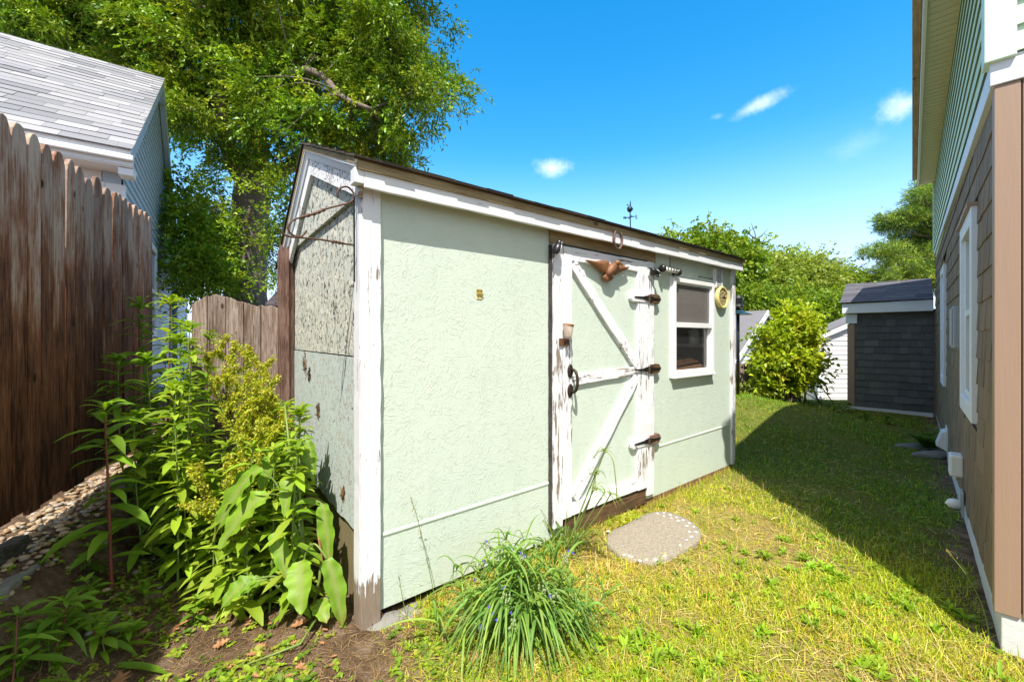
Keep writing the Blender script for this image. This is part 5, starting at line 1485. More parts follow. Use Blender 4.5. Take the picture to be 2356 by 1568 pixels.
# pine: layered flat boughs
pe_ = empty('pine_tree', tuple(P(2190, 775, 20) - Vector((0, 0, 1.6))), 0, 'tall dark pine with layered boughs behind the house corner', 'tree')
px_l = []
for (px, py, rx, ry) in [(2125, 448, 32, 12), (2150, 470, 50, 14), (2075, 500, 50, 11), (2130, 510, 60, 16), (2060, 520, 35, 9), (2110, 545, 55, 14), (2160, 560, 60, 18), (2030, 575, 42, 9), (2090, 580, 62, 14), (2140, 605, 60, 16), (2070, 605, 40, 10), (2020, 634, 32, 11), (2080, 640, 62, 15), (2140, 640, 60, 18), (2040, 655, 50, 12), (2110, 660, 60, 14), (2200, 500, 70, 60), (2220, 600, 80, 60), (2140, 430, 26, 12), (2180, 420, 40, 30)]:
    px_l.append((px, py, rx, ry, 20 + random.uniform(-1, 1), .9))
wts = np.array([a[2] * a[3] ** .5 for a in px_l])
bl = [(b[0], b[1], w_) for b, w_ in zip(blobs_px(px_l), wts)]
o, cen = crown('crown', bl, 4600, 36, .17, .13, [(.22, .34, .06), (.31, .43, .06), (.12, .22, .05), (.38, .46, .07)], None, .17, .0, (-.35, -.1, .1), 2.2, 'needle')
o.parent = pe_; o.matrix_parent_inverse = Matrix.Translation(-pe_.location)
mb = MB(); q0 = P(2190, 775, 20); p_, r_ = limb([Vector((q0.x, q0.y, -.3)), Vector((q0.x, q0.y, 5)), Vector((q0.x - .2, q0.y, 9.5))], .28, .05); mb.tube(p_, r_, 9); lm = [p_]
for a in px_l[:16]:
    c = P(a[0] - a[2] * .7, a[1], a[4]); j = min(range(len(p_)), key=lambda i: abs(p_[i].z - c.z + .4)); pp, rr = limb([p_[j], p_[j].lerp(c, .5) + Vector((0, 0, -.1)), c], .07, .015); mb.tube(pp, rr, 5)
o = mb.build('trunk', M['bark'], pe_, smooth=True); o.matrix_parent_inverse = Matrix.Translation(-pe_.location)

# shrub by the white outbuilding: many bare stems below, bright leaves above
sb_ = P(1800, 918, 7.7); shr = empty('lilac_shrub', (sb_.x, sb_.y, 0), 0, 'bright yellow green shrub with bare stems at the far edge of the lawn', 'shrub')
o, cen = crown('crown', blobs_px([(1826, 730, 28, 18, 7.8, .35), (1752, 885, 12, 16, 7.5, .2), (1790, 885, 24, 12, 7.6, .25), (1824, 752, 36, 22, 7.7, .35), (1794, 785, 22, 22, 7.6, .3), (1850, 780, 16, 26, 7.8, .3), (1806, 815, 40, 26, 7.6, .4), (1838, 840, 24, 30, 7.7, .35), (1766, 832, 14, 18, 7.5, .3), (1858, 882, 9, 12, 7.5, .25), (1870, 850, 8, 16, 7.6, .2), (1775, 795, 10, 10, 7.6, .2), (1758, 850, 14, 12, 7.5, .25), (1752, 775, 9, 18, 7.6, .2), (1800, 850, 30, 14, 7.7, .3)]), 620, 45, .075, .62, [(.42, .50, .03), (.36, .46, .026), (.50, .52, .04), (.27, .38, .024)], None, .12, .3)
o.parent = shr; o.matrix_parent_inverse = Matrix.Translation(-shr.location)
mb = MB()
for k in range(70):
    a = Vector((sb_.x + random.gauss(0, .33), sb_.y + random.gauss(0, .15), hz(sb_.x, sb_.y) - .1)); c = Vector(tuple(cen[int(rng.integers(len(cen)))]))
    pp, rr = limb([a, a.lerp(c, .5) + Vector((random.gauss(0, .08), random.gauss(0, .05), .1)), c], .011, .004); mb.tube(pp, rr, 5)
o = mb.build('stems', M['twig'], shr, smooth=True); o.matrix_parent_inverse = Matrix.Translation(-shr.location)
e = empty('low_shrub', tuple(P(1712, 905, 7.9) * 1), 0, 'small yellow green weed clump at the foot of the feeder pole', 'plant')
o, cen = crown('crown', blobs_px([(1716, 900, 14, 14, 7.6, .15), (1738, 905, 12, 10, 7.4, .12)]), 26, 27, .07, .35, [(.26, .3, .04), (.2, .25, .03)], None, .12, .2); o.parent = e; o.matrix_parent_inverse = Matrix.Translation(-e.location)


# ---- weeds in the bed
WEED_SUN = [(.30, .42, .03), (.24, .37, .025), (.36, .45, .05)]  # brighter copy of the weed greens, sunlight put into the leaf colour
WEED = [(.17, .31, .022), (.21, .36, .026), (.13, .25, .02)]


def weed(name, label, base, top, n, ll, lw, cols, cat='weed', group=None, stem='stem_green', droop=.45, bare=.12, rs=.006, crownn=0, wave=.03):
    base, top = Vector(base), Vector(top); e = empty(name, tuple(base), 0, label, cat, group)
    mid = base.lerp(top, .5) + Vector((random.gauss(0, .015), random.gauss(0, .015), 0)); path = smooth_path([base - Vector((0, 0, .03)), mid, top], 8)
    mb = MB(); mb.tube([p - base for p in path], [rs * (1 - .65 * i / (len(path) - 1)) for i in range(len(path))], 7); mb.build('stem', M[stem], e, smooth=True)
    f = np.sort(np.concatenate([rng.uniform(bare, 1, n), rng.uniform(.93, 1, crownn)])); N = len(f)
    P0 = np.array([tuple(p - base) for p in path]); ii = f * (len(path) - 1); a = np.floor(ii).astype(int).clip(0, len(path) - 2); fr = (ii - a)[:, None]
    b = P0[a] * (1 - fr) + P0[a + 1] * fr
    ang = np.arange(N) * 2.399 + rng.normal(0, .3, N); el = .15 + .55 * f ** 3 + rng.normal(0, .15, N)
    d = np.stack([np.cos(ang) * np.cos(el), np.sin(ang) * np.cos(el), np.sin(el)], 1)
    Ln = ll * (1.05 - .55 * f ** 3) * rng.uniform(.75, 1.2, N); V, Fq, k = strips(b, d, Ln, lw * Ln / ll * rng.uniform(.8, 1.15, N), droop * rng.uniform(.5, 1.4, N), 4, .35, None, wave)
    npmesh('foliage', V, Fq, M['leaf_weed'], e, np.repeat(pal(N, cols, .14), k, 0), smooth=True)
    return e


def at(px, py, Y): return P(px, py, Y)


gw = 'tall weeds growing along the stockade fence'
def wbase(px, Y):
    p = P(px, 775, Y); return (p.x, p.y, hz(p.x, p.y))


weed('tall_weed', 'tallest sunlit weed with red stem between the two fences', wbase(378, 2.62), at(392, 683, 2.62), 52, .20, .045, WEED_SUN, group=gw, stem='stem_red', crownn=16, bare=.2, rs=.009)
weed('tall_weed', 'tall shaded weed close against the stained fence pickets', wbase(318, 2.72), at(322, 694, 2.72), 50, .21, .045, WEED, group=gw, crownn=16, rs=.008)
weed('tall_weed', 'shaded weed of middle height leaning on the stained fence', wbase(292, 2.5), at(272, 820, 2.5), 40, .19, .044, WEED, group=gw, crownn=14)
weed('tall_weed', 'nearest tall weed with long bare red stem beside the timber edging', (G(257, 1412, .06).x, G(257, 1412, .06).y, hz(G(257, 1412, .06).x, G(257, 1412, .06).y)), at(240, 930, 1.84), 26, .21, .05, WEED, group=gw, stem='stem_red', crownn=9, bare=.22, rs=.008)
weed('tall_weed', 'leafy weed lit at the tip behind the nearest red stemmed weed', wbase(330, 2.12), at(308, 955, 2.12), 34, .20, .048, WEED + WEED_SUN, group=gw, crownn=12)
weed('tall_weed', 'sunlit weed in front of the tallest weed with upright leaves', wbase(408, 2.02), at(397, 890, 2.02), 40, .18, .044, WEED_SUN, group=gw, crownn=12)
for k in range(16):
    Y = random.uniform(2.2, 3.0); px = random.choice([random.uniform(310, 360), random.uniform(360, 460)]) if k < 7 else random.uniform(400, 480)
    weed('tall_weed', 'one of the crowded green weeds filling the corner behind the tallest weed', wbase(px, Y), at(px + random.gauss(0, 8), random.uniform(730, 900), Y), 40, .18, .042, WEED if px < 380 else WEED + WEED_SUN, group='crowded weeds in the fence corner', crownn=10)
# leafy weeds against the gable
for k in range(30):
    f = random.random(); px = 545 + 150 * f; Y = 2.95 - .9 * f + random.gauss(0, .12); pt = random.uniform(840, 960) + 90 * f
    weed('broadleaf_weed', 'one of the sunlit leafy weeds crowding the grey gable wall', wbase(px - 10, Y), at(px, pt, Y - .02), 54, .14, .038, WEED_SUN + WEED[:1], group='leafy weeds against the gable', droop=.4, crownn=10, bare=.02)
for k in range(26):
    px = random.uniform(390, 660); Y = random.uniform(1.95, 2.6); pt = random.uniform(1000, 1140)
    weed('broadleaf_weed', 'one of the low sunlit weeds in front of the yellow seed heads', wbase(px, Y), at(px + random.gauss(0, 10), pt, Y), 40, .14, .036, WEED_SUN, group='low weeds in the middle of the bed', droop=.4, crownn=6, bare=.1)
for (px, py, h_) in [(447, 1440, .12), (385, 1255, .2), (540, 1390, .10), (190, 1330, .14), (165, 1420, .16), (205, 1240, .10), (250, 1500, .13), (120, 1500, .14), (330, 1380, .10), (90, 1395, .13), (300, 1500, .08), (60, 1530, .1)]:
    b = G(px, py, .1); z = hz(b.x, b.y); b = G(px, py, z); z = hz(b.x, b.y)
    weed('small_weed', 'one of the small green seedlings on the shaded bare soil', (b.x, b.y, z), (b.x + .01, b.y, z + h_), 9, .075, .028, WEED, group='seedlings on the shaded soil', droop=.25, crownn=4, rs=.0025, bare=.3)


for (bx, by, tx, ty, lab) in [(95, 1535, 150, 1380, 'long leaved weed leaning across the shaded corner of the bed'), (250, 1550, 215, 1440, 'drooping long leaved weed in the shade before the red stemmed weed'), (20, 1540, 40, 1410, 'dark long leaved weed at the foot of the stone slab')]:
    b = G(bx, by, .1); z = hz(b.x, b.y); b = G(bx, by, z); z = hz(b.x, b.y); tt = P(tx, ty, b.y + .1)
    weed('tall_weed', lab, (b.x, b.y, z), (tt.x, tt.y, max(tt.z, z + .1)), 16, .17, .03, WEED, group=gw, stem='stem_red', droop=.5, crownn=5, bare=.1, rs=.004)


# curly dock: yellow green seed heads
def dock(name, label, base, tops, cols, leaves, group=None):
    base = Vector(base); e = empty(name, tuple(base), 0, label, 'weed', group); mb = MB(); sp = []; pts_ = []
    for tp_ in tops:
        tp_ = Vector(tp_); path = smooth_path([base, base.lerp(tp_, .5) + Vector((0, 0, .08)), tp_], 10); mb.tube([p - base for p in path], [.006 * (1 - .7 * i / (len(path) - 1)) for i in range(len(path))], 6); sp.append(path)
        for j in range(7):   # side branches carrying the seeds
            i = int(len(path) * (.42 + .08 * j)); i = min(i, len(path) - 2); a = path[i]; d = Vector((random.gauss(0, 1), random.gauss(0, .7), 1.3)).normalized() * random.uniform(.10, .22) * (1.1 - i / len(path) * .6)
            sub = [a - base, a + d * .5 - base + Vector((0, 0, .01)), a + d - base]; mb.tube(sub, [.0025, .002, .001], 4)
            for q in np.linspace(.1, 1, 34): pts_.append(a + d * q)
        for q in np.linspace(.5, 1, 40): i = q * (len(path) - 1); pts_.append(path[int(i)])
    mb.build('stem', M['stem_green'], e, smooth=True)
    b = np.repeat(np.array([tuple(p - base) for p in pts_]), 7, 0); N = len(b); b = b + rng.normal(size=b.shape) * .008
    V, Fq = leaf_quads(b, rng.normal(size=(N, 3)) + np.array([0, 0, -.3]), rng.uniform(.009, .017, N), rng.uniform(.008, .013, N))
    npmesh('seed_heads', V, Fq, M['leaf_weed'], e, np.repeat(pal(N, cols, .15), 4, 0))
    if leaves:
        N = leaves; ang = rng.uniform(0, 6.28, N); el = rng.uniform(.3, 1.1, N); d = np.stack([np.cos(ang) * np.cos(el), np.sin(ang) * np.cos(el), np.sin(el)], 1)
        V, Fq, k = strips(np.tile([0, 0, .03], (N, 1)) + rng.normal(size=(N, 3)) * .03, d, rng.uniform(.22, .38, N), rng.uniform(.05, .08, N), rng.uniform(.3, .8, N), 6, .3, None, .08)
        npmesh('foliage', V, Fq, M['leaf_weed'], e, np.repeat(pal(N, WEED_SUN, .12), k, 0), smooth=True)
    return e


SEED = [(.42, .48, .03), (.35, .44, .03), (.54, .53, .05), (.46, .37, .05)]
dock('seeding_dock', 'curly dock with a leaning mass of yellow green seed heads by the gable', wbase(640, 2.28), [at(462, 800, 2.5), at(495, 775, 2.55), at(530, 800, 2.5), at(562, 790, 2.5), at(588, 815, 2.45), at(615, 850, 2.4), at(510, 850, 2.35), at(560, 870, 2.3), at(600, 900, 2.25), at(635, 910, 2.3), at(480, 870, 2.3), at(655, 960, 2.25), at(540, 930, 2.2), at(590, 980, 2.1)], SEED, 14)
dock('seeding_dock', 'small dock with one drooping seed spray low in the bed', wbase(560, 1.95), [at(450, 1085, 1.95), at(520, 1070, 2.0), at(570, 1010, 2.0)], SEED, 9)

# big leaved dock in front
bd = empty('broad_dock', tuple(G(705, 1415, 0)), 0, 'large dock with broad drooping green leaves beside the shed corner', 'weed')
B0 = bd.location.copy()
mb = MB(); lv_ = []


def bigleaf(stem, tip, wd, up=(0, -.6, .8), YS=None):
    """stem: pixel path ending where the blade starts; tip: pixel end of the blade (x, y, depth)"""
    pts = [P(*q) for q in stem]; path = smooth_path(pts, 6); mb.tube([p - B0 for p in path], [.0065 - .003 * i / (len(path) - 1) for i in range(len(path))], 6)
    lv_.append((path[-1] - B0, P(*tip) - B0, wd, up))


bigleaf([(706, 1400, 1.97), (680, 1230, 1.97), (640, 1120, 1.95), (600, 1075, 1.93)], (488, 1245, 1.88), .105)
bigleaf([(706, 1400, 1.97), (690, 1250, 1.97), (650, 1150, 1.95), (618, 1135, 1.9)], (505, 1262, 1.83), .115)
bigleaf([(708, 1400, 1.97), (690, 1220, 1.99), (715, 1155, 1.99), (742, 1158, 1.97)], (758, 1300, 1.93), .075)
bigleaf([(708, 1400, 1.96), (700, 1290, 1.93), (722, 1250, 1.9), (752, 1285, 1.88)], (788, 1440, 1.84), .085, (.5, -.8, .3))
bigleaf([(706, 1400, 1.96), (690, 1330, 1.9), (690, 1290, 1.86)], (693, 1412, 1.74), .115, (0, -.9, .5))
bigleaf([(706, 1400, 1.97), (670, 1280, 1.95), (628, 1225, 1.9)], (662, 1335, 1.84), .07)
bigleaf([(704, 1400, 1.97), (650, 1330, 1.92), (588, 1330, 1.86)], (507, 1400, 1.80), .08)
bigleaf([(700, 1405, 1.97), (640, 1350, 1.92), (610, 1330, 1.88)], (548, 1372, 1.80), .055)
bigleaf([(706, 1400, 1.97), (730, 1380, 1.9), (728, 1385, 1.88)], (752, 1432, 1.80), .075, (0, -.5, .9))
bigleaf([(706, 1400, 1.97), (690, 1150, 2.0), (690, 1050, 2.02), (705, 1010, 2.02)], (722, 1110, 1.98), .06)
bigleaf([(706, 1400, 1.97), (690, 1150, 2.0), (660, 1030, 2.02), (640, 1020, 2.02)], (600, 1150, 1.95), .07)
bigleaf([(706, 1400, 1.97), (675, 1200, 2.0), (660, 1100, 2.02), (668, 1080, 2.0)], (655, 1190, 1.9), .065)
mb.tube([P(708, 1425, 1.95) - B0, P(695, 1250, 1.98) - B0, P(668, 1050, 2.02) - B0, P(655, 930, 2.05) - B0], [.009, .008, .006, .003], 8)
mb.tube([P(712, 1425, 1.97) - B0, P(735, 1330, 1.98) - B0, P(745, 1210, 2.0) - B0], [.008, .007, .005], 8)
mb.tube([P(735, 1410, 1.86) - B0, P(690, 1480, 1.70) - B0, P(560, 1530, 1.62) - B0], [.006, .005, .003], 6)
mb.build('stem', M['stem_green'], bd, smooth=True)
for i, (a, b, wd, up) in enumerate(lv_):
    d = b - a; Lh = d.length; n = 10
    dr = .30; d0 = np.array(tuple(d)) + np.array([0, 0, dr * Lh])
    T = 14; V = []; side = Vector(d).cross(Vector(up)).normalized(); upn = side.cross(d).normalized()
    for t_ in range(T + 1):
        f = t_ / T; c = a + d * f + Vector((0, 0, .22 * Lh * 4 * f * (1 - f) * .6)); wv = wd / 2 * (math.sin(math.pi * min(1, f * .86 + .12)) ** .7 if f < 1 else .05)
        w1, w2 = [wv * (1 + .10 * math.sin(f * 19 + i + s)) for s in (0, 2)]
        for s in (-1, -.5, 0, .5, 1):
            ww = w1 if s < 0 else w2; rip = .10 * wd * math.sin(f * 24 + i * 2 + s) * abs(s) ** 2
            V.append(tuple(c + side * ww * s + upn * (abs(s) * ww * .30 + rip + (.012 * wd * math.sin(f * 60) if abs(s) == .5 else 0))))
    Fq = [[t_ * 5 + c, t_ * 5 + c + 1, t_ * 5 + c + 6, t_ * 5 + c + 5] for t_ in range(T) for c in range(4)]
    col = random.choice([(.20, .36, .03), (.24, .40, .035), (.16, .30, .03)]); tint = np.tile(col, (len(V), 1)).astype(float)
    mid = np.arange(len(V)) % 5 == 2; ff = np.arange(len(V)) // 5 / T; cc_ = np.arange(len(V)) % 5; tint *= (1 + .10 * np.sin(ff * 75 + np.abs(cc_ - 2) * 2.2))[:, None] * rng.normal(1, .07, (len(V), 1)); tint[mid] = (.30, .38, .10)
    old = np.clip((ff - .80) * 5, 0, 1) * (np.abs(cc_ - 2) > .5) * (rng.random() < .6) * rng.uniform(.3, 1, len(V)); tint = tint * (1 - old[:, None]) + np.array([.34, .24, .06]) * old[:, None]; tint = np.clip(tint, .004, 1)
    npmesh('leaf', V, Fq, M['leaf_weed'], bd, tint, smooth=True)
mb = MB(); mb.tube([P(742, 1290, 1.9) - B0, P(735, 1240, 1.93) - B0, P(728, 1215, 1.95) - B0], [.004, .016, .003], 8, flat=.3); mb.build('withered_leaf', M['dead'], bd)

# spiderwort
sw = empty('spiderwort', tuple(G(1198, 1455, 0)), 0, 'clump of arching strap leaved spiderwort with violet flowers against the shed wall', 'plant')
SPC = [(.15, .29, .06), (.20, .35, .06), (.11, .22, .045), (.28, .40, .07)]
bb, dd_, LL, WW, DR = [], [], [], [], []
for k in range(78):      # leaning stems, long strap leaves folding out of their joints
    a = rng.uniform(0, 6.283); r_ = abs(rng.normal(0, .15)); b0 = np.array([math.cos(a) * r_ * 1.1, math.sin(a) * r_ * .55 + .05, 0]); h_ = rng.uniform(.18, .43) * (1 - .5 * min(1, r_ / .4))
    ln = np.array([math.cos(a), math.sin(a), 0]) * rng.uniform(0, .55) + rng.normal(size=3) * .15; ln[2] = 1; ln = ln / np.linalg.norm(ln); a2 = rng.uniform(0, 6.283)
    for j in range(8):
        f = rng.uniform(.05, 1) if j < 6 else 1.0; a2 += 3.14 + rng.normal(0, .5); sd_ = np.array([math.cos(a2), math.sin(a2) * .8, 0])
        if b0[1] + ln[1] * h_ * f > .2 and sd_[1] > 0: sd_[1] *= -1
        bb.append(b0 + ln * h_ * f); dd_.append(sd_ * rng.uniform(.35, 1.0) + np.array([0, -.08, rng.uniform(.3, 1.1)]) + rng.normal(size=3) * .12)
        LL.append(rng.uniform(.14, .30)); WW.append(rng.uniform(.010, .018)); DR.append(rng.uniform(.25, 1.25))
bb, dd_ = np.array(bb), np.array(dd_); V, Fq, k = strips(bb, dd_, np.array(LL), np.array(WW), np.array(DR), 8, .55, None, 0, 'blade')
npmesh('foliage', V, Fq, M['leaf_weed'], sw, np.repeat(pal(len(bb), SPC, .15), k, 0), smooth=True)
N = 110   # front leaves hanging to the ground
ang = rng.uniform(-2.9, -.25, N); b = np.stack([np.cos(ang) * .17 + rng.normal(0, .07, N), np.sin(ang) * .10, rng.uniform(.08, .26, N)], 1)
d = np.stack([np.cos(ang) * .9, np.sin(ang) * .8, rng.uniform(.1, .5, N)], 1)
V, Fq, k = strips(b, d, rng.uniform(.18, .33, N), rng.uniform(.008, .015, N), rng.uniform(.6, 1.1, N), 8, .55, None, 0, 'blade')
npmesh('hanging_leaves', V, Fq, M['leaf_weed'], sw, np.repeat(pal(N, SPC, .13), k, 0), smooth=True)
zz = sw.location
for i, (px, py, Y) in enumerate([(1090, 1446, 1.62), (1131, 1428, 1.6), (1120, 1412, 1.62), (1171, 1410, 1.6), (1110, 1395, 1.6), (1206, 1265, 1.74), (1198, 1258, 1.74), (1098, 1277, 1.74), (1152, 1345, 1.66), (1276, 1367, 1.62), (1337, 1257, 1.78), (1075, 1325, 1.7), (1325, 1252, 1.79), (1105, 1228, 1.8)]):
    c = P(px, py, Y) - zz; mb = MB()
    for a in range(3):
        t_ = a * 2.1 + i; v = Vector((math.cos(t_), -.4, math.sin(t_))).normalized(); s = v.cross(Vector((0, -1, 0))).normalized(); r_ = .006 if i != 0 else .012
        mb.add([c, c + v * r_ + s * r_ * .6, c + v * r_ * 1.5, c + v * r_ - s * r_ * .6], [(0, 1, 2, 3)])
    mb.ball(c, .0035, 6, 4); mb.build('flower', M['petal'], sw)
budm = simple('pale_green_bud', (.24, .30, .14), .5)
for (px, py, Y) in [(1205, 1268, 1.74), (1080, 1290, 1.72), (1320, 1275, 1.74), (1258, 1345, 1.64), (1160, 1372, 1.62), (1290, 1370, 1.62), (1240, 1235, 1.8), (1150, 1230, 1.8), (1110, 1240, 1.78), (1175, 1440, 1.58)]:
    c = P(px, py, Y) - zz; mb = MB()
    for a in range(11):
        v = Vector((random.gauss(0, 1), random.gauss(0, .7), random.gauss(-.3, .8))).normalized() * random.uniform(.012, .026); mb.ball(c + v, (.0045, .0045, .0075), 6, 4)
    mb.build('bud_cluster', budm, sw, smooth=True)

sw.scale = (.86, .86, .93)
# tall sedge by the door
sg = empty('tall_sedge', tuple(G(1303, 1262, 0)), 0, 'tall arching sedge with spiky heads beside the white door casing', 'plant')
S0 = sg.location.copy(); mb = MB(); heads = []
for path in [[(1303, 1262, 2.40), (1345, 1150, 2.36), (1382, 1060, 2.30), (1392, 1035, 2.28)], [(1310, 1262, 2.4), (1352, 1160, 2.3), (1372, 1085, 2.25)], [(1300, 1262, 2.38), (1345, 1170, 2.3), (1368, 1120, 2.2)], [(1312, 1262, 2.38), (1360, 1180, 2.25), (1392, 1130, 2.2)], [(1315, 1262, 2.36), (1370, 1190, 2.2), (1405, 1135, 2.15)]]:
    p_ = smooth_path([P(*q) for q in path], 6); mb.tube([p - S0 for p in p_], [.0045 - .002 * i / (len(p_) - 1) for i in range(len(p_))], 6); heads.append(p_[-1] - S0)
mb.build('stem', M['stem_green'], sg, smooth=True)
hb, hd_ = [], []
for h_ in heads:
    for k in range(7): hb.append(tuple(h_)); hd_.append((random.gauss(0, 1), random.gauss(0, .6), random.uniform(-.2, .9)))
V, Fq, k = strips(np.array(hb), np.array(hd_), rng.uniform(.05, .12, len(hb)), .007, rng.uniform(.3, 1.2, len(hb)), 5, .5, None, 0, 'blade')
N = 60; ang = rng.uniform(0, 6.28, N); d = np.stack([np.cos(ang) * .6 + .25, np.sin(ang) * .45 - .15, np.full(N, 1.2)], 1)
V2, F2, k2 = strips(rng.normal(size=(N, 3)) * np.array([.05, .03, 0]), d, rng.uniform(.2, .5, N), rng.uniform(.006, .011, N), rng.uniform(.3, 1.1, N), 8, .5, None, 0, 'blade')
tint = np.concatenate([np.repeat(pal(len(hb), SPC), k, 0), np.repeat(pal(N, SPC + [(.2, .27, .05)]), k2, 0)])
npmesh('foliage', np.concatenate([V, V2]), np.concatenate([Fq, F2 + len(V)]), M['leaf_weed'], sg, tint, smooth=True)
hang = MB()
p_ = smooth_path([P(1392, 1035, 2.28), P(1410, 1060, 2.24), P(1418, 1130, 2.22), P(1417, 1150, 2.22)], 6); hang.tube([p - S0 for p in p_], [.004, *[.0045] * (len(p_) - 2), .001], 6, flat=.4)
p_ = smooth_path([P(1392, 1035, 2.28), P(1378, 1032, 2.24), P(1366, 1055, 2.22)], 6); hang.tube([p - S0 for p in p_], [.003] * (len(p_) - 1) + [.001], 6, flat=.4); hang.build('hanging_blades', M['stem_green'], sg, smooth=True)
mb = MB()
for h_ in heads[:3]:
    for k in range(14): mb.ball(h_ + Vector((random.gauss(0, .009), random.gauss(0, .009), random.gauss(0, .009))), (.004, .004, .006), 6, 4)
mb.build('spikelets', simple('green_spikelet', (.22, .26, .06), .6), sg, smooth=True)


def seed_stalk(name, label, path, r=.0018, spread=.02, n=26, col=(.36, .30, .12), Ls=.35):
    p_ = smooth_path([P(*q) for q in path], 8); b0 = p_[0]; e = empty(name, tuple(b0), 0, label, 'grass stalk'); mb = MB(); mb.tube([p - b0 for p in p_], [r * (1.2 - .6 * i / (len(p_) - 1)) for i in range(len(p_))], 5); mb.build('stem', M['stem_green'], e)
    s0 = int(len(p_) * (1 - Ls)); b = []; d = []
    for k in range(n):
        f = s0 + (len(p_) - 1 - s0) * k / n; a = p_[int(f)] - b0; b.append(tuple(a + Vector((random.gauss(0, 1), random.gauss(0, 1), 0)) * spread * .5 * (1 - k / n))); d.append((random.gauss(0, .6), random.gauss(0, .4), 1))
    V, Fq = leaf_quads(np.array(b), np.array(d), rng.uniform(.012, .022, n), rng.uniform(.003, .005, n)); npmesh('seed_head', V, Fq, M['leaf_weed'], e, np.repeat(pal(n, [col, tuple(x * .7 for x in col)]), 4, 0))


seed_stalk('grass_stalk', 'thin wild grass stalk with open seed head against the pale green wall', [(1005, 1400, 1.93), (985, 1300, 1.92), (962, 1200, 1.90), (945, 1143, 1.88)], spread=.04, n=34, Ls=.5)
seed_stalk('grass_stalk', 'long drooping grass stalk with tan seed head by the house corner', [(2277, 1478, 1.76), (2262, 1400, 1.80), (2225, 1325, 1.84), (2178, 1266, 1.88)], r=.0022, spread=.012, n=22, Ls=.14, col=(.42, .30, .12))
seed_stalk('grass_stalk', 'short bare grass stem beside the spiderwort and corner post', [(935, 1420, 1.88), (925, 1370, 1.87), (917, 1322, 1.86)], n=6, Ls=.3)

# fern and small plants by the foundation
fr_ = empty('garden_fern', tuple(G(2140, 1035, .03)), 0, 'bright green feathery fern at the foot of the brown house wall', 'fern')
N = 46; ang = rng.uniform(0, 6.28, N); dd = np.stack([np.cos(ang) * .6 - .1, np.sin(ang) * .6, np.full(N, 1.1)], 1); Ln = rng.uniform(.26, .46, N)
bb, dl_, ll_ = [], [], []
for i in range(N):
    d0 = nrm(dd[i]); side = nrm(np.cross(d0, [0, 0, 1.0]))
    for f in np.linspace(.15, 1, 16):
        p = d0 * Ln[i] * f; p = p - np.array([0, 0, .45 * Ln[i] * f * f])
        for s in (-1, 1): bb.append(p); dl_.append(side * s + d0 * .5 - np.array([0, 0, .2])); ll_.append(.085 * (1 - f * .8) * Ln[i] / .36)
V, Fq = leaf_quads(np.array(bb) + rng.normal(size=(len(bb), 3)) * .004, np.array(dl_), np.array(ll_), np.array(ll_) * .34)
npmesh('fronds', V, Fq, M['leaf_weed'], fr_, np.repeat(pal(len(bb), [(.13, .25, .03), (.17, .3, .035), (.1, .2, .025)], .1), 4, 0))
for i, (px, py, h_) in enumerate([(1925, 950, .2), (1950, 945, .16), (1985, 962, .12), (2040, 970, .10)]):
    b = G(px, py + 6, .05)
    weed('border_plant', ['leafy border plant at the corner of the dark wing', 'leafy border plant beside the corner of the dark wing foundation', 'low border plant against the whitewashed footing', 'small dark border plant in the shaded bed'][i], tuple(b), tuple(b + Vector((.02, 0, h_))), 26, .12, .05, GREEN_DEEP, 'plant', 'border plants by the dark wing', droop=.4, crownn=6, bare=.02, rs=.004)

# ------------------------------------------------------------------ stones, edging, litter
random.seed(21)
tb = MB(); a = Vector((-1.74, 1.84, .10)); b = Vector((-2.28, 2.80, .16)); wv = Vector((.035, .016, 0)); tb.board(a, b, wv, (0, 0, -.13), .002, .08)
tag(tb.build('edging_board', M['timber'], None, bevel=.005), 'grey weathered edging board holding back the pebbles by the fence', 'edging board')


def lump(name, label, cat, c, r, mat, seed, amp=.18, squash=(1, 1, 1), rotz=0.0):
    bm = bmesh.new(); bmesh.ops.create_icosphere(bm, subdivisions=4, radius=1); rs = np.random.default_rng(seed); ph = rs.uniform(0, 6, (6, 3)); fq = rs.uniform(1, 4, (6, 3))
    for v in bm.verts:
        n = sum(math.sin(v.co.dot(Vector(fq[i])) + ph[i][0]) for i in range(6)) / 6; v.co *= 1 + amp * n * 2; v.co.x *= squash[0]; v.co.y *= squash[1]; v.co.z *= squash[2]; v.co *= r
    me = bpy.data.meshes.new(name); bm.to_mesh(me); bm.free(); o = link(name, me, mat, None, True); o.location = c; o.rotation_euler = (0, 0, rotz); return tag(o, label, cat)


q = G(300, 1180, .2); lump('rock', 'rough aggregate rock resting on pebbles in the shade', 'rock', (q.x - .03, q.y + .02, hz(q.x, q.y) + .045), .105, M['rock'], 3, .14, (1.1, .8, .75), .6)
q = G(865, 1442, 0); lump('flat_stone', 'flat grey stone under the shed corner post', 'stone', (q.x + .02, q.y + .05, -.02), .075, M['concrete'], 5, .1, (1.4, .8, .45), .7)
q = G(900, 1420, 0); lump('flat_stone', 'second flat grey stone under the front wall by the corner', 'stone', (q.x + .08, q.y + .06, -.02), .07, M['concrete'], 8, .1, (1.3, .8, .5), .7)
for i, (px, py, r_) in enumerate([(2100, 1030, .12), (2135, 1048, .10), (2160, 1046, .09)]):
    q = G(px, py, .02); lump('edging_stone', ['long grey edging stone nearest the lawn by the fern', 'middle grey edging stone in front of the fern', 'small grey edging stone between the fern and the house wall'][i], 'stone', (q.x, q.y, .02), r_, M['concrete'], 40 + i, .12, (1.4, .7, .5), -.3)
mb = MB(); A_ = FPv + FDv * -.02 + FNv * .13; B_ = FPv + FDv * -.75 + FNv * .13
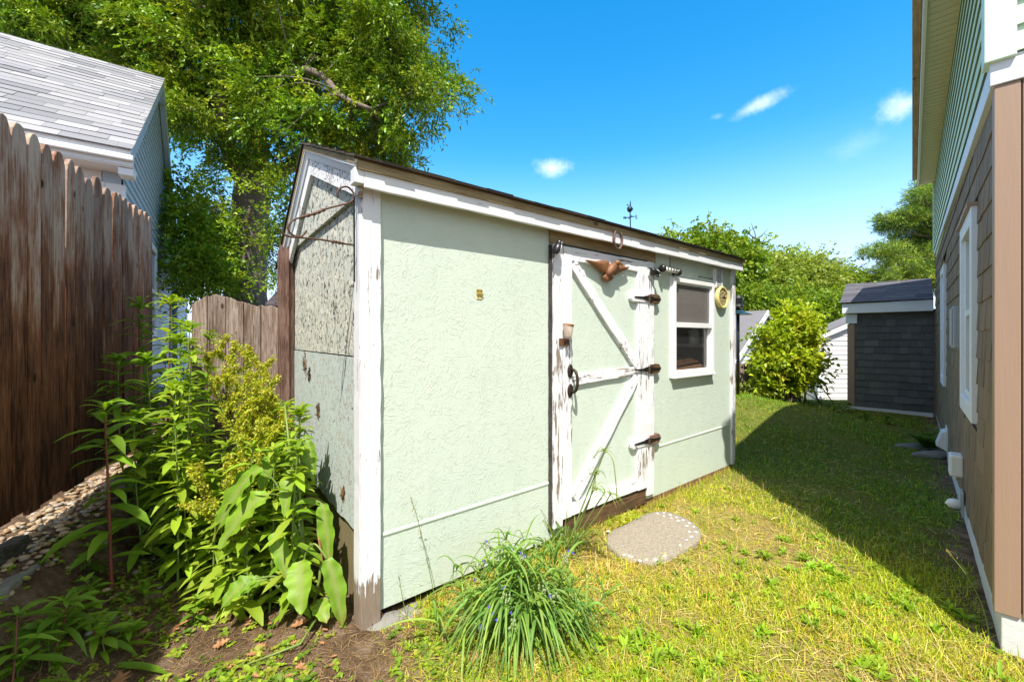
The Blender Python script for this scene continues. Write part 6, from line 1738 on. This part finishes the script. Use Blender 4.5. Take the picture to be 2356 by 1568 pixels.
mb.board((A_.x, A_.y, .33), (B_.x, B_.y, .40), FNv * .045, (0, 0, -.30), .006, .06); tag(mb.build('stone_slab', M['concrete'], None, bevel=.012), 'rough grey stone slab at the edge of the pebble strip', 'slab')
mb = MB(); A_ = FPv + FDv * .02 + FNv * .06; B_ = FPv + FDv * -.5 + FNv * .06
mb.board((A_.x, A_.y, .43), (B_.x, B_.y, .47), FNv * .03, (0, 0, -.08), .004, .06); tag(mb.build('timber_offcut', M['timber'], None, bevel=.006), 'weathered timber offcut lying above the stone slab', 'timber')
# stepping stone with pebble inlay
ss = empty('stepping_stone', tuple(G(1505, 1232, 0)), 0, 'round grey concrete stepping stone with white pebble inlay before the door', 'stepping stone')
s0 = ss.location.copy(); out = [(1395, 1250), (1400, 1225), (1440, 1205), (1485, 1182), (1525, 1176), (1560, 1184), (1592, 1200), (1612, 1222), (1606, 1244), (1580, 1262), (1545, 1282), (1505, 1292), (1465, 1290), (1425, 1276)]
pl = smooth_path([G(x, y, .018) - s0 for x, y in out + out[:1]], 5)[:-1]; cc = sum(pl, Vector()) / len(pl); mb = MB(); n = len(pl); vs = [p + Vector((0, 0, -.06)) for p in pl] + list(pl)
for r_ in (.97, .75, .45): vs += [cc + (p - cc) * r_ + Vector((0, 0, .006)) for p in pl]
fs = [(k * n + i, k * n + (i + 1) % n, (k + 1) * n + (i + 1) % n, (k + 1) * n + i) for k in range(4) for i in range(n)] + [tuple(range(4 * n, 5 * n))]
mb.add(vs, fs); mb.build('slab', simple('gritty_concrete', (.27, .235, .185), .95, var=.85, scale=75, bump=1.0), ss, smooth=True)
mb = MB()
for zx, zy in [(1262, 352), (1340, 345), (1338, 380), (1415, 370), (1428, 408), (1487, 398), (1512, 440), (1565, 430), (1610, 497), (1640, 465), (1690, 508), (1640, 568), (1722, 572), (1665, 625), (1610, 663), (1530, 725), (875, 838), (960, 860), (1055, 905), (1135, 898), (683, 558), (930, 850), (1350, 850), (1245, 895)]:
    q = G((1650 + zx / 3.92) * .7666, (1450 + zy / 3.92) * .7666, .022) - s0; mb = MB(); f_ = random.uniform(.7, 1.1); mb.ball(q, (.013 * f_, .010 * f_, .004), 10, 6, Matrix.Rotation(random.random() * 3, 3, 'Z')); mb.build('inlay_pebble', M['white_spot'], ss, smooth=True)


def scatter(n, test, xr, yr):
    out = []
    while len(out) < n:
        x = rng.uniform(*xr, 4000); y = rng.uniform(*yr, 4000); k = test(x, y) > rng.random(4000); out += list(zip(x[k], y[k]))
    return np.array(out[:n])


# pebbles
bm = bmesh.new(); bmesh.ops.create_icosphere(bm, subdivisions=2, radius=1); pv = np.array([v.co[:] for v in bm.verts]); pf = np.array([[v.index for v in f.verts] for f in bm.faces]); bm.free()
pt = scatter(1100, lambda x, y: (1 - sstep(.07, .22, fence_d(x, y))) * (fence_d(x, y) > -.12) + .035 * (fence_d(x, y) < .6) * (fence_d(x, y) > 0), (-3.2, -1.3), (1.2, 3.4))
N = len(pt); sz = rng.uniform(.008, .019, (N, 1)) * np.array([1, .8, .55]) * rng.uniform(.8, 1.25, (N, 3)); a = rng.uniform(0, 6.28, N); ca, sa = np.cos(a), np.sin(a)
V = pv[None] * sz[:, None]; V = np.stack([V[..., 0] * ca[:, None] - V[..., 1] * sa[:, None], V[..., 0] * sa[:, None] + V[..., 1] * ca[:, None], V[..., 2]], -1)
V += np.concatenate([pt, (hgt(pt[:, 0], pt[:, 1]) + rng.uniform(.0, .012, N))[:, None]], 1)[:, None]
o = npmesh('gravel', V.reshape(-1, 3), (pf[None] + (np.arange(N) * len(pv))[:, None, None]).reshape(-1, 3), M['pebble'], None, np.repeat(pal(N, [(.36, .25, .14), (.44, .33, .21), (.26, .18, .11), (.34, .32, .29), (.32, .19, .09)]), len(pv), 0), True)
tag(o, 'smooth tan river pebbles strewn along the foot of the stockade fence', 'gravel', kind='stuff')

# lawn
shedc = np.array([C0.x, C0.y])


def in_shed(x, y, m=0.0):
    u = (x - C0.x) * D1.x + (y - C0.y) * D1.y; v = (x - C0.x) * D2.x + (y - C0.y) * D2.y
    return (u > -.05 - m) & (u < L + m) & (v > -.01 - m) & (v < W + m)


def house_s(x, y): return (x - K0.x) * HNv.x + (y - K0.y) * HNv.y
def house_w(x, y): return (x - K0.x) * HD.x + (y - K0.y) * HD.y


def in_house(x, y): return ((house_s(x, y) < .02) & (house_w(x, y) > -.03)) | ((house_w(x, y) > WL - .05) & (house_s(x, y) < bs1 + .05))


sxy = np.array([(p.x + s0.x, p.y + s0.y) for p in pl]); sc_ = sxy.mean(0); sr = np.linalg.norm(sxy - sc_, axis=1).mean()
sang = np.arctan2(sxy[:, 1] - sc_[1], sxy[:, 0] - sc_[0]); od = np.argsort(sang); sradv = np.linalg.norm(sxy - sc_, axis=1)[od]; sang = sang[od]


def in_stone(x, y): return np.hypot(x - sc_[0], y - sc_[1]) < np.interp(np.arctan2(y - sc_[1], x - sc_[0]), sang, sradv, period=6.2832) * (.93 + .06 * vnoise(x, y, 16, 41))


def vnoise(x, y, s, seed=0):
    r_ = np.random.default_rng(seed); o_ = 0
    for k in range(5):
        a_ = r_.uniform(0, 6.28); f_ = s * r_.uniform(.7, 1.6); o_ = o_ + np.sin((x * math.cos(a_) + y * math.sin(a_)) * f_ + r_.uniform(0, 6.28) + 1.3 * np.sin((x * math.sin(a_) - y * math.cos(a_)) * f_ * .7))
    return o_ / 5


def lawn_mask(x, y):
    bx = x + .28 * y + .25 * vnoise(x, y, 5, 3)
    k = sstep(-.05, .45, bx); k = k * np.where(in_shed(x, y) | in_house(x, y) | in_stone(x, y), 0, 1)
    hsd = house_s(x, y); k = k * np.where((hsd < .5) & (house_w(x, y) > -.1),   .25 + .75 * sstep(.0, .22, hsd + .12 * vnoise(x, y, 6, 8)), 1)
    wsd = WL - house_w(x, y); k = k * np.where((wsd < .6) & (hsd < 1.3) & (wsd > 0), .25, 1)
    return k


def screen_pts(n, ylo, yhi, pw, test):
    """points on the ground, denser towards the near edge"""
    out = []
    while len(out) < n:
        u = rng.random(9000); y = (ylo ** (1 - pw) + u * (yhi ** (1 - pw) - ylo ** (1 - pw))) ** (1 / (1 - pw)); x = rng.uniform(-1.35, 1.32, 9000) * y
        k = test(x, y) > rng.random(9000); out += list(zip(x[k], y[k]))
    return np.array(out[:n])


def blades(name, pts, Ln, Wd, tilt, cols, label, cat, mat='blade', droop=(.2, .9), nseg=3, z0=0.0, flat=False):
    N = len(pts); ang = rng.uniform(0, 6.28, N); tl = np.abs(rng.normal(0, 1, N)) * tilt
    d = np.stack([np.cos(ang) * tl, np.sin(ang) * tl, np.ones(N) * (.08 if flat else 1)], 1)
    b = np.concatenate([pts, (hgt(pts[:, 0], pts[:, 1]) - .004 + z0)[:, None]], 1)
    T = np.linspace(0, 1, nseg + 1); s = nrm(np.stack([-np.sin(ang), np.cos(ang), np.zeros(N)], 1) + rng.normal(size=(N, 3)) * .3); d = nrm(d); dr = rng.uniform(*droop, N); V = []
    for t_ in T:
        p = b + d * (Ln * t_)[:, None]; p[:, 2] -= dr * Ln * t_ * t_ * (.15 if flat else .6); w_ = Wd * (1 - t_ ** 1.8) * .5 + .0002
        V.append(np.stack([p - s * w_[:, None], p + s * w_[:, None]], 1))
    V = np.stack(V, 1).reshape(N, -1, 3); k = V.shape[1]; f = np.array([[2 * j, 2 * j + 1, 2 * j + 3, 2 * j + 2] for j in range(nseg)])
    o = npmesh(name, V.reshape(-1, 3), (f[None] + (np.arange(N) * k)[:, None, None]).reshape(-1, 4), M[mat], None, np.repeat(cols, k, 0))
    return tag(o, label, cat, kind='stuff')


Ng = 200000
pts = screen_pts(Ng, 1.25, 8.2, 1.6, lambda x, y: lawn_mask(x, y) * (.16 + .84 * sstep(-.45, .25, vnoise(x, y, 3.2, 1) + .5 * vnoise(x, y, 11, 2))))
dryn = vnoise(pts[:, 0], pts[:, 1], 2.6, 5) + .6 * vnoise(pts[:, 0], pts[:, 1], 9, 6)
dry = rng.random(Ng) < np.clip(.26 + .46 * dryn, .04, .9) * (1 - .6 * sstep(.2, 1.2, pts[:, 0] - 1.9 + .1 * pts[:, 1]))
cols = np.where(dry[:, None], pal(Ng, [(.60, .41, .08), (.50, .33, .07), (.62, .45, .13), (.50, .43, .05)], .15), pal(Ng, [(.34, .42, .018), (.44, .49, .02), (.22, .34, .018), (.52, .52, .03)], .15))
lush_shade = sstep(1.75, 2.35, pts[:, 0] + .25 * vnoise(pts[:, 0], pts[:, 1], 3, 31))[:, None] * sstep(2.0, 3.0, pts[:, 1])[:, None]  # where the house shadow falls: shade painted in as deeper green grass
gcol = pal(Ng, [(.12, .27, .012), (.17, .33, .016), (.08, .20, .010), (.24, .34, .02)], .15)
cols = np.where(rng.random((Ng, 1)) < lush_shade * .85, gcol, cols)
dist = pts[:, 1]
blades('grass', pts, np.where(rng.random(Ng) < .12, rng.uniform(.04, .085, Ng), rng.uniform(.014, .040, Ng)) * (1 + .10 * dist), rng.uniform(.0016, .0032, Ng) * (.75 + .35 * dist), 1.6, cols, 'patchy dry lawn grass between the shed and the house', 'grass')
Nt = 6000; pts = screen_pts(Nt, 1.25, 6.5, 1.7, lambda x, y: lawn_mask(x, y) * (.25 + .75 * sstep(-.3, .4, vnoise(x, y, 2.6, 5))))
blades('dry_thatch', pts, rng.uniform(.03, .11, Nt), rng.uniform(.0014, .0026, Nt) * (.8 + .25 * pts[:, 1]), 1.0, pal(Nt, [(.60, .47, .19), (.50, .38, .14), (.68, .57, .28), (.36, .25, .10)], .2), 'flattened tan dead grass lying through the lawn', 'dry grass', z0=.014, flat=True, nseg=3)
# long wisps
Nw = 900; pts = screen_pts(Nw, 1.4, 7.5, 1.5, lambda x, y: lawn_mask(x, y) * sstep(-.2, .6, vnoise(x, y, 2.2, 9)))
blades('long_grass', pts, rng.uniform(.08, .18, Nw), rng.uniform(.0015, .0026, Nw) * (.8 + .25 * pts[:, 1]), 1.0, pal(Nw, [(.40, .36, .12), (.28, .32, .05), (.2, .28, .04)], .15), 'scattered longer wisps standing above the lawn', 'grass', nseg=5, droop=(.3, 1.0))
# straw and needles lying on the soil
Ns = 16000; pts = screen_pts(Ns, 1.2, 5.5, 1.7, lambda x, y: np.where(in_shed(x, y) | in_house(x, y) | (fence_d(x, y) < .25), 0, (1 - .8 * lawn_mask(x, y)) * .8 + .25) * np.where(in_stone(x, y), .12, 1))
blades('pine_straw', pts, rng.uniform(.02, .07, Ns), rng.uniform(.0012, .0022, Ns), 1.0, pal(Ns, [(.34, .22, .10), (.24, .13, .06), (.42, .30, .16), (.15, .08, .045)], .2), 'brown pine needles and straw scattered on the soil', 'straw', z0=.008, flat=True, nseg=2)


def rosettes(name, pts, nl, ll, lw, cols, label, cat, el=(.15, .9)):
    N = len(pts); b = np.repeat(np.concatenate([pts, (hgt(pts[:, 0], pts[:, 1]) + .006)[:, None]], 1), nl, 0); M_ = N * nl; ang = rng.uniform(0, 6.28, M_); e_ = rng.uniform(*el, M_)
    d = np.stack([np.cos(ang) * np.cos(e_), np.sin(ang) * np.cos(e_), np.sin(e_)], 1); sc2 = np.repeat(rng.uniform(.45, 1.45, N), nl)
    V, Fq, k = strips(b + rng.normal(size=b.shape) * np.array([.006, .006, .003]), d, ll * sc2 * rng.uniform(.6, 1.2, M_), lw * sc2, rng.uniform(.1, .6, M_), 3, .3, None, 0)
    c = np.repeat(np.repeat(pal(N, cols, .12), nl, 0) * rng.normal(1, .1, (M_, 1)), k, 0)
    return tag(npmesh(name, V, Fq, M['leaf_weed'], None, np.clip(c, .003, 1), True), label, cat, kind='stuff')


pts = screen_pts(300, 1.25, 4.5, 1.7, lambda x, y: lawn_mask(x, y) * (.25 + .75 * sstep(-.2, .5, vnoise(x, y, 4.2, 12))) * np.exp(-.25 * (y - 1.3)) * (x < 2.3 - .1 * y))
rosettes('lawn_weeds', pts, 18, .052, .010, [(.25, .42, .025), (.30, .46, .03), (.35, .47, .04)], 'bright green rosette weeds dotted through the dry lawn', 'weeds', (.3, 1.3))
clov = lambda x, y: np.where(in_shed(x, y, .0) | in_house(x, y) | in_stone(x, y) | (fence_d(x, y) < .12), 0, (.10 + .9 * sstep(-.15, .45, vnoise(x, y, 5.5, 15)))) * (x < .9)
pts = screen_pts(2000, 1.15, 3.2, 1.5, lambda x, y: clov(x, y) * np.where(x + .28 * y < .9, 1, .15))
rosettes('ground_cover', pts, 6, .024, .013, [(.20, .33, .025), (.32, .43, .03), (.11, .21, .02), (.36, .38, .05)], 'small round leaved ground cover creeping over the bare soil', 'ground cover', (.1, .8))
c0 = G(1410, 1195, 0); pts = np.stack([rng.normal(c0.x, .13, 260), rng.normal(c0.y, .055, 260)], 1); pts = pts[~in_shed(pts[:, 0], pts[:, 1]) & ~in_stone(pts[:, 0], pts[:, 1])]
rosettes('doorstep_cover', pts, 6, .03, .02, [(.40, .46, .025), (.34, .42, .022), (.46, .48, .04)], 'yellow green ground cover filling the gap by the door sill', 'ground cover', (.2, 1.0))
# tufts along the foot of the walls
un = rng.uniform(.35, L, 1500); vn = -np.abs(rng.normal(0, .035, 1500)) - .012; pts = np.stack([C0.x + D1.x * un + D2.x * vn, C0.y + D1.y * un + D2.y * vn], 1); pts = pts[~in_stone(pts[:, 0], pts[:, 1])]
blades('wall_grass', pts, rng.uniform(.03, .11, len(pts)), rng.uniform(.002, .004, len(pts)), .5, pal(len(pts), [(.28, .38, .025), (.42, .40, .05), (.52, .40, .12)], .15), 'uneven grass left along the foot of the shed wall', 'grass', nseg=4)


# dead oak leaves
def oak_leaf(name, label, px, py, s, rz, group=None):
    q = G(px, py, 0); z = hz(q.x, q.y); q = G(px, py, z); z = hz(q.x, q.y)
    half = [(0, .0), (.05, .12), (.22, .2), (.10, .32), (.34, .45), (.14, .55), (.36, .72), (.13, .78), (.14, .92), (.0, 1.0)]; cu = random.uniform(.1, .35)
    ol = half + [(-x, y) for x, y in half[-2:0:-1]]; mb = MB(); n = len(ol)
    pt_ = lambda x, y, h: Vector((x * s * 1.1, (y - .5) * s, cu * s * ((x * 1.6) ** 2 + (y - .5) ** 2) + h))
    vs = [pt_(x, y, 0) for x, y in ol] + [pt_(0, y, -.002) for x, y in half]
    fs = []
    for i in range(len(half) - 1):
        m0, m1 = n + i, n + i + 1; fs.append((i, i + 1, m1, m0)); j0, j1 = (n - i) % n, (n - i - 1) % n; fs.append((m0, m1, j1, j0))
    mb.add(vs, fs); o = mb.build(name, M['dead'], None); o.location = (q.x, q.y, z + .012); o.rotation_euler = (random.uniform(-.3, .3), random.uniform(-.3, .3), rz)
    sm = o.modifiers.new('thickness', 'SOLIDIFY'); sm.thickness = .0012
    return tag(o, label, 'dead leaf', group)


gl = 'dead oak leaves on the bare soil'
oak_leaf('dead_leaf', 'orange brown oak leaf in front of the spiderwort', 1095, 1525, .075, .3, gl)
oak_leaf('dead_leaf', 'large brown oak leaf on soil in front of the drooping dock', 690, 1440, .075, 1.9, gl)
oak_leaf('dead_leaf', 'pale lobed oak leaf on shaded soil near the red stem', 415, 1440, .075, 2.4, gl)
oak_leaf('dead_leaf', 'lobed oak leaf at the bottom edge of the shaded bed', 270, 1530, .10, .8, gl)
oak_leaf('dead_leaf', 'reddish oak leaf on the boundary between sun and shade', 510, 1485, .065, 2.2, gl)
oak_leaf('dead_leaf', 'brown oak leaf beside the stepping stone edge', 1480, 1178, .06, 1.2, gl)
for k in range(34):
    px, py = random.uniform(300, 800), random.uniform(1340, 1560)
    oak_leaf('dead_leaf', 'one of the small curled brown leaves littering the bed', px, py, random.uniform(.025, .05), random.uniform(0, 6), 'small curled leaves in the bed')
mb = MB(); mb.tube([P(15, 1505, 1.5), P(150, 1445, 1.6), P(270, 1365, 1.75)], [.003, .0035, .002], 6); tag(mb.build('fallen_twig', M['twig'], None), 'long thin grey twig lying across the shaded bed', 'twig')
